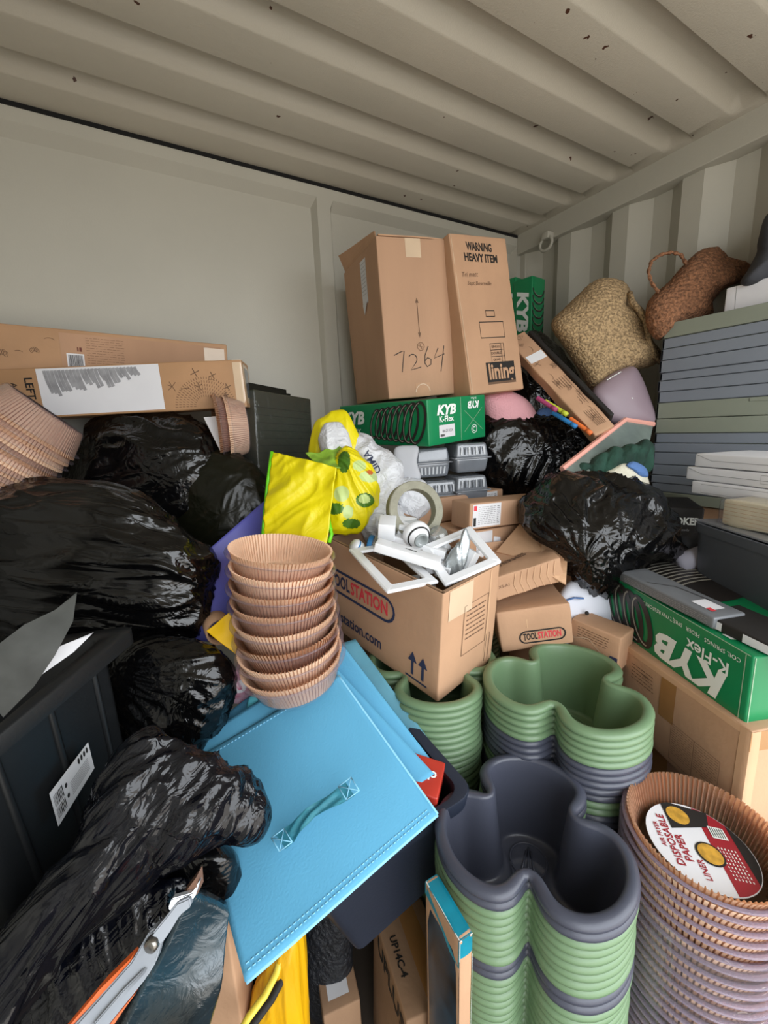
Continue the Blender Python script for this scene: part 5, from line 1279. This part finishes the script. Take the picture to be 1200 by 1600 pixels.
o = blob('white_sack', [(502, 706), (500, 680), (514, 664), (530, 662), (543, 678), (548, 700), (536, 716), (515, 718)], 1.155, 0.03, 0.05, WBAG, fold_fn(0.010, 16, f=(2, 18)), n=90, rings=22); tag(o, 'crumpled white plastic stuffed in the mouth of the yellow bag', 'bag')
o = blob('white_sack', [(555, 690), (585, 700), (612, 715), (626, 740), (624, 765), (612, 790), (640, 815), (655, 835), (610, 850), (565, 840), (560, 800), (575, 770), (560, 730)], 1.22, 0.06, 0.08, WBAG, fold_fn(0.018, 17, direction=(0.6, 0.2, 0.6), f=(5, 14)), n=150, rings=34); tag(o, 'crumpled white plastic sack with blue and black print right of the yellow bag', 'bag')
vs, fs = text_polys('AMID', 0.030, 0.02); bm = bmesh.new(); Mx = at(582, 722, 1.135)
V = [bm.verts.new(Mx + (CX*(x*0.5-y*0.8)+CY*(x*0.8+y*0.5)) - o.location) for x, y in vs]
for q in fs: bm.faces.new([V[i] for i in q])
new_obj('print', bm, NAVYINK, o, False)
ob_ = blob('white_sack', [(560, 678), (578, 683), (582, 700), (565, 708), (552, 700)], 1.28, 0.02, 0.03, WBAG, fold_fn(0.006, 18, f=(2, 20)), n=60, rings=14); tag(ob_, 'small scrap of white plastic by the first KYB letters', 'bag')

# smoky fruit punnets
def punnet(px, py, t, W, H, D, yaw, label, sl=(0, 1)):
    b = Carton((W, D, H/2), [SMOKE], r=0.008, amp=0.001, seed=61, cell=0.012, taper=0.12)
    p = at(px, py, t)
    for k in range(7): 
        if sl[0]: b.line('F', [(W*0.12+k*W*0.12, H*0.1), (W*0.12+k*W*0.12, H*0.36)], 0.006, mat('slot_shine', 'c4c8cc', rough=0.2))  # pale strips put the slot highlights into the colour
    o = b.done('fruit_punnet', p, (0, 0, yaw)); tag(o, label, 'punnet', 'smoky clear fruit punnets')
    c = Carton((W, D, H/2), [SMOKE], r=0.008, amp=0.001, seed=62, cell=0.012, taper=-0.0)
    for v in c.bm.verts:
        k = 1-0.12*(v.co.z/(H/2)); v.co.x = W/2+(v.co.x-W/2)*k; v.co.y = D/2+(v.co.y-D/2)*k
    for k in range(7):
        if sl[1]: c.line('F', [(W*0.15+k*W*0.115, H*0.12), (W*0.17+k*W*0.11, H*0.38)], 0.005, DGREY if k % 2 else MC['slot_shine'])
    l = new_obj('lid', c.bm, c.mats, o, True); l.location = (0, 0, H/2); smooth_angle(l, 40)
    bm = bmesh.new(); bx(bm, (-0.006, -0.006, H/2-0.002), (W+0.006, D+0.006, H/2+0.003), bev=0.001); new_obj('rim', bm, SMOKE, o, False)
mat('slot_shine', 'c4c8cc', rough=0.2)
punnet(652, 748, 1.42, 0.125, 0.10, 0.12, -0.25, 'smoky plastic fruit punnet, upper left of the four', (1, 0))
punnet(713, 740, 1.42, 0.125, 0.10, 0.12, -0.25, 'smoky plastic fruit punnet, upper right of the four', (0, 1))
punnet(666, 800, 1.40, 0.12, 0.10, 0.12, -0.25, 'smoky plastic fruit punnet, lower left of the four', (0, 1))
punnet(714, 792, 1.41, 0.12, 0.10, 0.12, -0.25, 'smoky plastic fruit punnet, lower right of the four', (0, 1))
bm = bmesh.new()
pts = [(618, 697), (640, 695), (656, 700), (660, 720), (657, 745), (640, 750), (620, 750)]
o = blob('paper_sleeve', [(617, 700), (640, 696), (654, 699), (652, 722), (657, 748), (636, 752), (622, 750), (616, 725)], 1.36, 0.02, 0.03, mat('sleeve_paper', 'b9bbc0', rough=0.6, var=0.06), None, n=60, rings=14, pw=4); tag(o, 'grey paper sleeve wrapped at the left end of the punnets', 'sleeve')
o = blob('white_sack', [(620, 752), (655, 750), (672, 775), (665, 800), (640, 815), (618, 795)], 1.34, 0.03, 0.05, WBAG, fold_fn(0.012, 19, f=(2, 16)), n=80, rings=18); tag(o, 'white crumpled plastic below the punnets, behind the grey roll', 'bag')

# ------------------------------------------------------------------ corner: plush, baskets, sleeve, pens
o = blob('pink_plush', [(752, 622), (772, 612), (800, 612), (825, 626), (838, 648), (832, 668), (800, 672), (765, 665)], 1.62, 0.08, 0.08, PINK, fold_fn(0.002, 5, f=(1, 8)), n=90, rings=20); tag(o, 'round pale pink plush toy behind the black bag', 'plush toy')
o = blob('blue_plush', [(832, 660), (842, 640), (858, 637), (866, 650), (868, 668), (845, 672)], 1.64, 0.04, 0.05, BLUP, None, n=70, rings=16); tag(o, 'small blue plush next to the pink one', 'plush toy')
def weave(fr, amp, seed):
    def fn(p): return amp*(math.sin(p.dot(Vector((0.3, 0.4, 1)))*fr+2.5*noise.noise(p*14))*0.6+0.8*noise.noise(p*110)) + 0.008*noise.noise(p*8+Vector((seed, 0, 0)))
    return fn
o = blob('seagrass_basket', [(863, 508), (882, 482), (905, 458), (922, 443), (942, 436), (972, 440), (984, 455), (984, 470), (1002, 480), (1014, 500), (1020, 530), (1034, 552), (1022, 570), (985, 580), (950, 598), (928, 610), (905, 580), (884, 545)], 1.60, 0.13, 0.10, SEAG, weave(320, 0.0022, 1), n=230, rings=60, pw=2.6); tag(o, 'tan woven seagrass basket squashed over on its side in the corner', 'basket')
bm = bmesh.new(); q0 = o.location
tube(bm, [at(x, y, t)-q0 for x, y, t in ((984, 458, 1.52), (988, 472, 1.50), (998, 484, 1.49), (1010, 505, 1.49), (1014, 535, 1.50), (1022, 556, 1.52), (1032, 566, 1.54))], 0.010, seg=8); new_obj('rolled_rim', bm, SEAG, o)
o = blob('seagrass_basket', [(1010, 488), (1018, 466), (1045, 442), (1068, 415), (1092, 394), (1118, 386), (1128, 392), (1140, 404), (1168, 412), (1172, 432), (1135, 448), (1112, 470), (1108, 494), (1060, 512), (1030, 530), (1014, 515)], 1.46, 0.09, 0.08, SEAB, weave(300, 0.0025, 3), n=220, rings=56, pw=2.6); tag(o, 'reddish brown woven basket with loop handle on the trough stack', 'basket')
bm = bmesh.new(); q0 = o.location; hp = [(1030, 458), (1018, 442), (1013, 425), (1018, 408), (1032, 398), (1050, 394), (1064, 398), (1072, 412), (1076, 424)]
hp = [(hp[min(i, 8)][0], hp[min(i, 8)][1]) for i in range(9)]
ps = [at(x, y, 1.42)-q0 for x, y in hp]; P2 = []
for i in range(8):
    for k in range(5): P2.append(ps[i].lerp(ps[i+1], k/5))
tube(bm, P2, [0.0055+0.0015*math.sin(i*1.9) for i in range(len(P2))], seg=8); new_obj('handle', bm, SEAB, o)
o = blob('mauve_pouf', [(926, 612), (945, 592), (968, 578), (990, 573), (1002, 588), (1014, 618), (1026, 655), (1010, 668), (975, 672), (950, 660), (935, 638)], 1.52, 0.07, 0.12, MAUVE, fold_fn(0.002, 6, f=(1, 6)), n=110, rings=26, pw=3); tag(o, 'mauve vinyl pouf wedged below the tan basket', 'pouf')
def stitchrow(name, pts):
    bm = bmesh.new()
    tube(bm, pts, [0.0022 if i % 2 else 0.0008 for i in range(len(pts))], seg=5); new_obj(name, bm, KWHITE, o)
q0 = o.location
stitchrow('stitching', [at(987+i*1.35, 621+i*1.7, 1.448+i*0.0018)-q0 for i in range(22)])
stitchrow('seam_stitching', [at(948+i*1.7, 594-i*1.0, 1.462)-q0 for i in range(14)])

# patterned sleeve
A0 = at(806, 524, 1.62); A1 = at(946, 672, 1.36); ax = (A1-A0); Ls = ax.length; ax.normalize(); zz = (CF*-1 - ax*(-CF.dot(ax))).normalized(); yy = zz.cross(ax)
def boxframe(o, p, x, y, z): o.matrix_world = Matrix(((x.x, y.x, z.x, p.x), (x.y, y.y, z.y, p.y), (x.z, y.z, z.z, p.z), (0, 0, 0, 1)))
b = Carton((Ls, 0.075, 0.05), [CARD2, CARDP], amp=0.006, freq=14, seed=70, cell=0.012)
botanic(b, 'T', Ls, 0.075, 12, 0.0, Ls*0.95); b.rect('T', 0.12, 0.005, 0.16, 0.07, WPLAS, n=3, h=0.0016)
for k in range(6): b.line('T', [(Ls*0.5+0.0*k, 0.02+0.009*k), (Ls*0.95, 0.03+0.006*k)], 0.0016, INKF, h=0.0016)
o = b.done('patterned_sleeve', (0, 0, 0), (0, 0, 0)); boxframe(o, A0-yy*0.038-zz*0.05, ax, yy, zz); tag(o, 'battered patterned brown carton leaning diagonally beside the tan basket', 'box')
b = Carton((Ls*0.9, 0.016, 0.06), [INK], amp=0.002, seed=71); o2 = b.done('dark_opening', (0, 0, 0), (0, 0, 0))  # thin black bar stands in for the shade inside the sleeve's open side
boxframe(o2, A0+yy*0.040+ax*0.02-zz*0.05, ax, yy, zz); tag(o2, 'thin black bar standing for the shaded open side of the battered patterned carton', 'box')
for (x0, y0, x1, y1, c_, lab) in ((840, 622, 862, 636, 'b04878', 'mauve'), (852, 627, 878, 643, 'c8d43c', 'lime yellow'), (864, 645, 892, 662, '2f80c0', 'blue'), (891, 654, 916, 672, 'ee7a3c', 'orange'), (918, 677, 938, 687, 'e85aa8', 'bright pink')):
    p0 = at(x0, y0, 1.42); p1 = at(x1, y1, 1.38); bm = bmesh.new(); tube(bm, [p0-p0, (p1-p0)], 0.0075, seg=12)
    o = new_obj('highlighter_pen', bm, mat('pen_'+lab, c_, rough=0.35), None, True, p0); smooth_angle(o, 40); tag(o, '%s highlighter pen lying on the dark bag under the patterned carton' % lab, 'pen', 'highlighter pens')
    bm = bmesh.new(); d_ = (p1-p0).normalized(); tube(bm, [p1-p0-d_*0.0, p1-p0+d_*0.022], 0.0078, seg=12); new_obj('cap', bm, mat('cap_'+lab, c_, rough=0.6, var=0.3), o)
# pink edged canvas, green plush, cream plush
Pq = [at(878, 733, 1.26), at(977, 656, 1.42), at(1021, 663, 1.46), at(1000, 760, 1.26)]
bm = bmesh.new(); slab(bm, Pq, 0.006); o = new_obj('canvas_board', bm, mat('green_grey_board', '7d8a84', rough=0.25, var=0.35, vscale=10, coat=0.6), None, False); tag(o, 'pink edged picture board in clear film leaning by the troughs', 'board')
bm = bmesh.new(); tube(bm, [Pq[0], Pq[1], Pq[2]], 0.009, seg=6); new_obj('pink_edge', bm, mat('edge_pink', 'eaa898', rough=0.5), o, False)
o = blob('green_plush', [(888, 748), (900, 730), (925, 722), (950, 705), (985, 698), (1015, 690), (1018, 712), (1010, 735), (975, 745), (940, 752), (905, 762)], 1.30, 0.03, 0.05, GPLUSH, lambda p: 0.010*abs(math.sin(p.dot(CX+CY*0.4)*75))+0.004*noise.noise(p*40), n=150, rings=36); tag(o, 'dark green knotted plush throw below the pink edged board', 'throw')
o = blob('cream_plush', [(942, 742), (958, 732), (978, 725), (1004, 732), (1012, 745), (1012, 765), (975, 768), (945, 760)], 1.27, 0.03, 0.04, CREAMP, fold_fn(0.004, 8, f=(1, 12)), n=80, rings=20); tag(o, 'cream fluffy plush behind the big shiny bin bag', 'plush toy')
o = blob('blue_plush', [(978, 727), (990, 721), (1008, 730), (1013, 744), (1000, 745), (988, 735)], 1.255, 0.02, 0.03, BLUP, None, n=60, rings=14); tag(o, 'blue plush patch above the cream plush', 'plush toy')
# white plush with blue band
o = blob('white_plush', [(860, 1010), (862, 975), (868, 945), (880, 918), (900, 903), (930, 908), (955, 935), (960, 985), (935, 1020), (885, 1030)], 1.17, 0.05, 0.06, mat('white_plush_m', 'dfe3ee', rough=0.9), None, n=90, rings=22, pw=2.6); tag(o, 'white plush cushion with blue bands and two black dots behind the green planter', 'plush toy')
bm = bmesh.new(); q0 = o.location
tube(bm, [at(x, y, t)-q0 for x, y, t in ((874, 945, 1.14), (885, 938, 1.125), (897, 934, 1.117), (912, 935, 1.11))], 0.005, seg=8, flat=0.5)
tube(bm, [at(x, y, t)-q0 for x, y, t in ((864, 985, 1.16), (872, 992, 1.14), (880, 1000, 1.13))], 0.009, seg=8, flat=0.5); new_obj('blue_band', bm, BLUP, o)
for x, y, t in ((885, 982, 1.115), (917, 958, 1.103)):
    bm = bmesh.new(); bmesh.ops.create_uvsphere(bm, u_segments=14, v_segments=8, radius=0.0055); c_ = at(x, y, t)-q0
    for v in bm.verts: v.co += c_
    new_obj('dot', bm, INK, o)

# ------------------------------------------------------------------ fittings heaped in the open carton
def inbox(u, v, w_): return OCM @ Vector((u, v, w_))
def frame(dims, loc, rot, bw, label, skew=0.0):
    W, D = dims; bm = bmesh.new(); th = 0.006
    prof = [(0, 0), (0, th*0.6), (0.003, th), (bw-0.003, th), (bw, th*0.5), (bw, 0)]
    rings = []
    for ins, z in prof:
        pts = []
        for (cx_, cy_, a0) in ((W-ins, ins, -PI/2), (W-ins, D-ins, 0), (ins, D-ins, PI/2), (ins, ins, PI)):
            r = 0.004
            for i in range(4):
                a = a0+PI/2*i/3; sx = -1 if cx_ > W/2 else 1; sy = -1 if cy_ > D/2 else 1
                pts.append((cx_+sx*r+r*math.cos(a), cy_+sy*r+r*math.sin(a)))
        rings.append([bm.verts.new((x, y, z)) for x, y in pts])
    n = len(rings[0])
    for a in range(len(rings)):
        for k in range(n): bm.faces.new((rings[a][k], rings[a][(k+1) % n], rings[(a+1) % len(rings)][(k+1) % n], rings[(a+1) % len(rings)][k]))
    bmesh.ops.recalc_face_normals(bm, faces=bm.faces)
    o = new_obj('wall_plate', bm, WPLAS, None, True, loc, rot); smooth_angle(o, 30); tag(o, label, 'frame', 'white plastic trim frames'); return o
frame((0.1246, 0.2088), (0.3891, 0.6822, 1.1020), (0.1867, 0.0287, -0.0592), 0.024, 'white plastic trim frame hanging over the left corner of the open carton')
frame((0.1382, 0.1345), (0.5222, 0.6646, 1.0900), (0.4397, -0.2913, -0.2913), 0.022, 'white plastic trim frame propped at the right corner of the open carton')
def ibox(px, dims, rot, label, m=WPLAS, name='white_fitting', slot=False):
    b = Carton(dims, [m], r=0.002, amp=0.0006, seed=80, cell=0.02)
    if slot: b.line('T', [(dims[0]*0.45, dims[1]*0.5), (dims[0]*0.62, dims[1]*0.5)], 0.003, INK)
    o = b.done(name, at(*px), rot); tag(o, label, 'fitting', 'white electrical fittings in the open carton'); return o
ibox((583, 862, 0.93), (0.15, 0.035, 0.022), (0.1, 0.28, -0.75), 'long white plastic fitting with a slot lying inside the left frame', slot=True)
ibox((590, 845, 0.99), (0.04, 0.05, 0.045), (0.3, 0.1, -0.6), 'square white plastic shell at the end of the long fitting')
ibox((612, 850, 1.00), (0.13, 0.03, 0.02), (0.0, 0.25, -0.85), 'white channel fitting parallel to the long slotted one')
ibox((620, 838, 1.02), (0.05, 0.05, 0.03), (0.4, 0.2, -0.4), 'white box fitting next to the round lamp holder')
ibox((700, 908, 0.95), (0.07, 0.035, 0.03), (0.2, -0.1, 0.5), 'white socket box in the opening of the right frame')
ibox((665, 898, 0.96), (0.06, 0.03, 0.03), (0.1, 0.1, -0.1), 'small white fitting between the two frames')
ibox((722, 905, 0.96), (0.025, 0.05, 0.07), (0.3, 0.4, 0.3), 'upright white blade shaped fitting seen through the right frame')
ibox((655, 855, 1.03), (0.06, 0.05, 0.03), (0.2, 0.3, 0.3), 'white fitting sunk behind the lamp holder')
ibox((735, 890, 1.00), (0.06, 0.008, 0.05), (0.4, 0.2, 0.5), 'thin white plate behind the right frame')
for i in range(4):
    rr = random.Random(i+50); p_ = inbox(0.06+0.08*i, 0.05+rr.random()*0.09, 0.17+rr.random()*0.03)
    b = Carton((0.06+rr.random()*0.04, 0.03, 0.025), [WPLAS], r=0.002, amp=0.0005, seed=i, cell=0.03)
    o = b.done('white_fitting', p_, (rr.random()-.5, rr.random()-.5, rr.random()*3)); tag(o, 'white fitting buried deep in the open carton, %s' % ('far end', 'beyond the middle', 'nearer the middle', 'near end')[i], 'fitting', 'white electrical fittings in the open carton')
# lamp holder
e = empty('lamp_holder', at(664, 846, 0.97)); axv = (CX*0.35+CY*0.45-CF*0.8).normalized(); e.matrix_world = axisM(at(648, 832, 1.00), axv)
bm = bmesh.new(); lathe(bm, [(0.0001, 0), (0.032, 0.0), (0.034, 0.004), (0.034, 0.014), (0.030, 0.020), (0.026, 0.022), (0.020, 0.034), (0.018, 0.036)], 40); new_obj('body', bm, WPLAS, e)
bm = bmesh.new(); lathe(bm, [(0.0265, 0.021), (0.0285, 0.0215), (0.0285, 0.024), (0.026, 0.025)], 40); new_obj('black_ring', bm, INK, e)
bm = bmesh.new(); lathe(bm, [(0.018, 0.036), (0.0175, 0.040), (0.0135, 0.040), (0.0125, 0.028), (0.0001, 0.028)], 32); new_obj('socket', bm, mat('socket_grey', '8a9090', rough=0.4), e)
tag(e, 'round white lamp holder with black ring standing up among the fittings', 'lamp holder')
bm = bmesh.new(); lathe(bm, [(0.0001, 0), (0.030, 0), (0.036, 0.006), (0.038, 0.03), (0.036, 0.055), (0.030, 0.06)], 36); o = new_obj('glass_cup', bm, GLASSY, None, True); o.matrix_world = axisM(at(634, 845, 1.07), (0, 0, 1)); tag(o, 'frosted glass shade just behind the lamp holder', 'lamp shade')
e = empty('glass_jar'); e.matrix_world = axisM(at(610, 856, 1.04), (-CX*0.9-CY*0.25+CF*0.1)); bm = bmesh.new(); lathe(bm, [(0.0001, 0), (0.018, 0.0), (0.024, 0.008), (0.024, 0.036), (0.016, 0.044), (0.016, 0.048)], 32); new_obj('jar', bm, GLASSY, e)
bm = bmesh.new(); lathe(bm, [(0.018, 0.046), (0.019, 0.047), (0.019, 0.056), (0.017, 0.058), (0.0001, 0.058)], 32); new_obj('blue_cap', bm, mat('cap_blue', '2c3c9c', rough=0.4), e); tag(e, 'small clear jar with blue cap at the left of the fittings', 'jar')
bm = bmesh.new(); lathe(bm, [(0.0001, 0), (0.014, 0), (0.017, 0.003), (0.017, 0.02), (0.013, 0.026), (0.0001, 0.026)], 28); o = new_obj('bottle_top', bm, WPLAS, None, True); o.matrix_world = axisM(at(563, 858, 1.04), (-CX*0.6-CY*0.5-CF*0.5)); tag(o, 'white round cap with blue ring at the far left of the fittings', 'cap')
bm = bmesh.new(); lathe(bm, [(0.0152, 0.022), (0.0172, 0.0195), (0.0175, 0.016), (0.0172, 0.015)], 28); new_obj('blue_ring', bm, MC['cap_blue'], o)
e = empty('light_bulb'); e.matrix_world = axisM(at(650, 874, 0.99), (CX*0.75+CY*0.3-CF*0.6)); bm = bmesh.new(); lathe(bm, [(0.0001, -0.03), (0.016, -0.026), (0.022, -0.012), (0.021, 0.0), (0.012, 0.014), (0.011, 0.016)], 28); new_obj('bulb_glass', bm, GLASSY, e)
bm = bmesh.new(); lathe(bm, [(0.0115, 0.014), (0.012, 0.016), (0.0110, 0.019), (0.012, 0.022), (0.011, 0.025), (0.012, 0.028), (0.008, 0.034), (0.0001, 0.035)], 24); new_obj('screw_base', bm, BRASS, e); tag(e, 'light bulb with brass screw base between the two frames', 'light bulb')
e = empty('light_bulb'); e.matrix_world = axisM(at(688, 842, 1.02), (CX*0.3+CY*0.6-CF*0.4)); bm = bmesh.new(); lathe(bm, [(0.0001, -0.035), (0.016, -0.03), (0.024, -0.012), (0.022, 0.0), (0.014, 0.014), (0.012, 0.018)], 28); new_obj('bulb_glass', bm, GLASSY, e)
bm = bmesh.new(); lathe(bm, [(0.0125, 0.016), (0.013, 0.02), (0.0125, 0.034), (0.0001, 0.036)], 24); new_obj('screw_base', bm, WPLAS, e); tag(e, 'clear bulb with white base in front of the grey roll', 'light bulb')
o = blob('foil_scrap', [(694, 890), (704, 862), (722, 845), (727, 826), (731, 850), (726, 880), (712, 905), (700, 905)], 0.955, 0.01, 0.02, mat('foil', 'b4bcc0', rough=0.25, metal=0.5, var=0.3, vscale=30, bump=0.4, bscale=40), fold_fn(0.006, 23, direction=tuple(CY), f=(2, 30)), n=90, rings=18); tag(o, 'crumpled silvery wrapper rising through the right frame', 'wrapper')
# grey roll ring
bm = bmesh.new(); pr = [(0.052, -0.014), (0.071, -0.014), (0.073, -0.012), (0.073, 0.012), (0.071, 0.014), (0.052, 0.014), (0.052, -0.014)]; lathe(bm, pr, 64)
o = new_obj('tape_roll', bm, GREYP, None, True); o.matrix_world = axisM(at(648, 797, 1.045), (-CF+CX*0.35-CY*0.15)); smooth_angle(o, 40); tag(o, 'large grey tape roll standing on edge behind the fittings', 'tape roll')
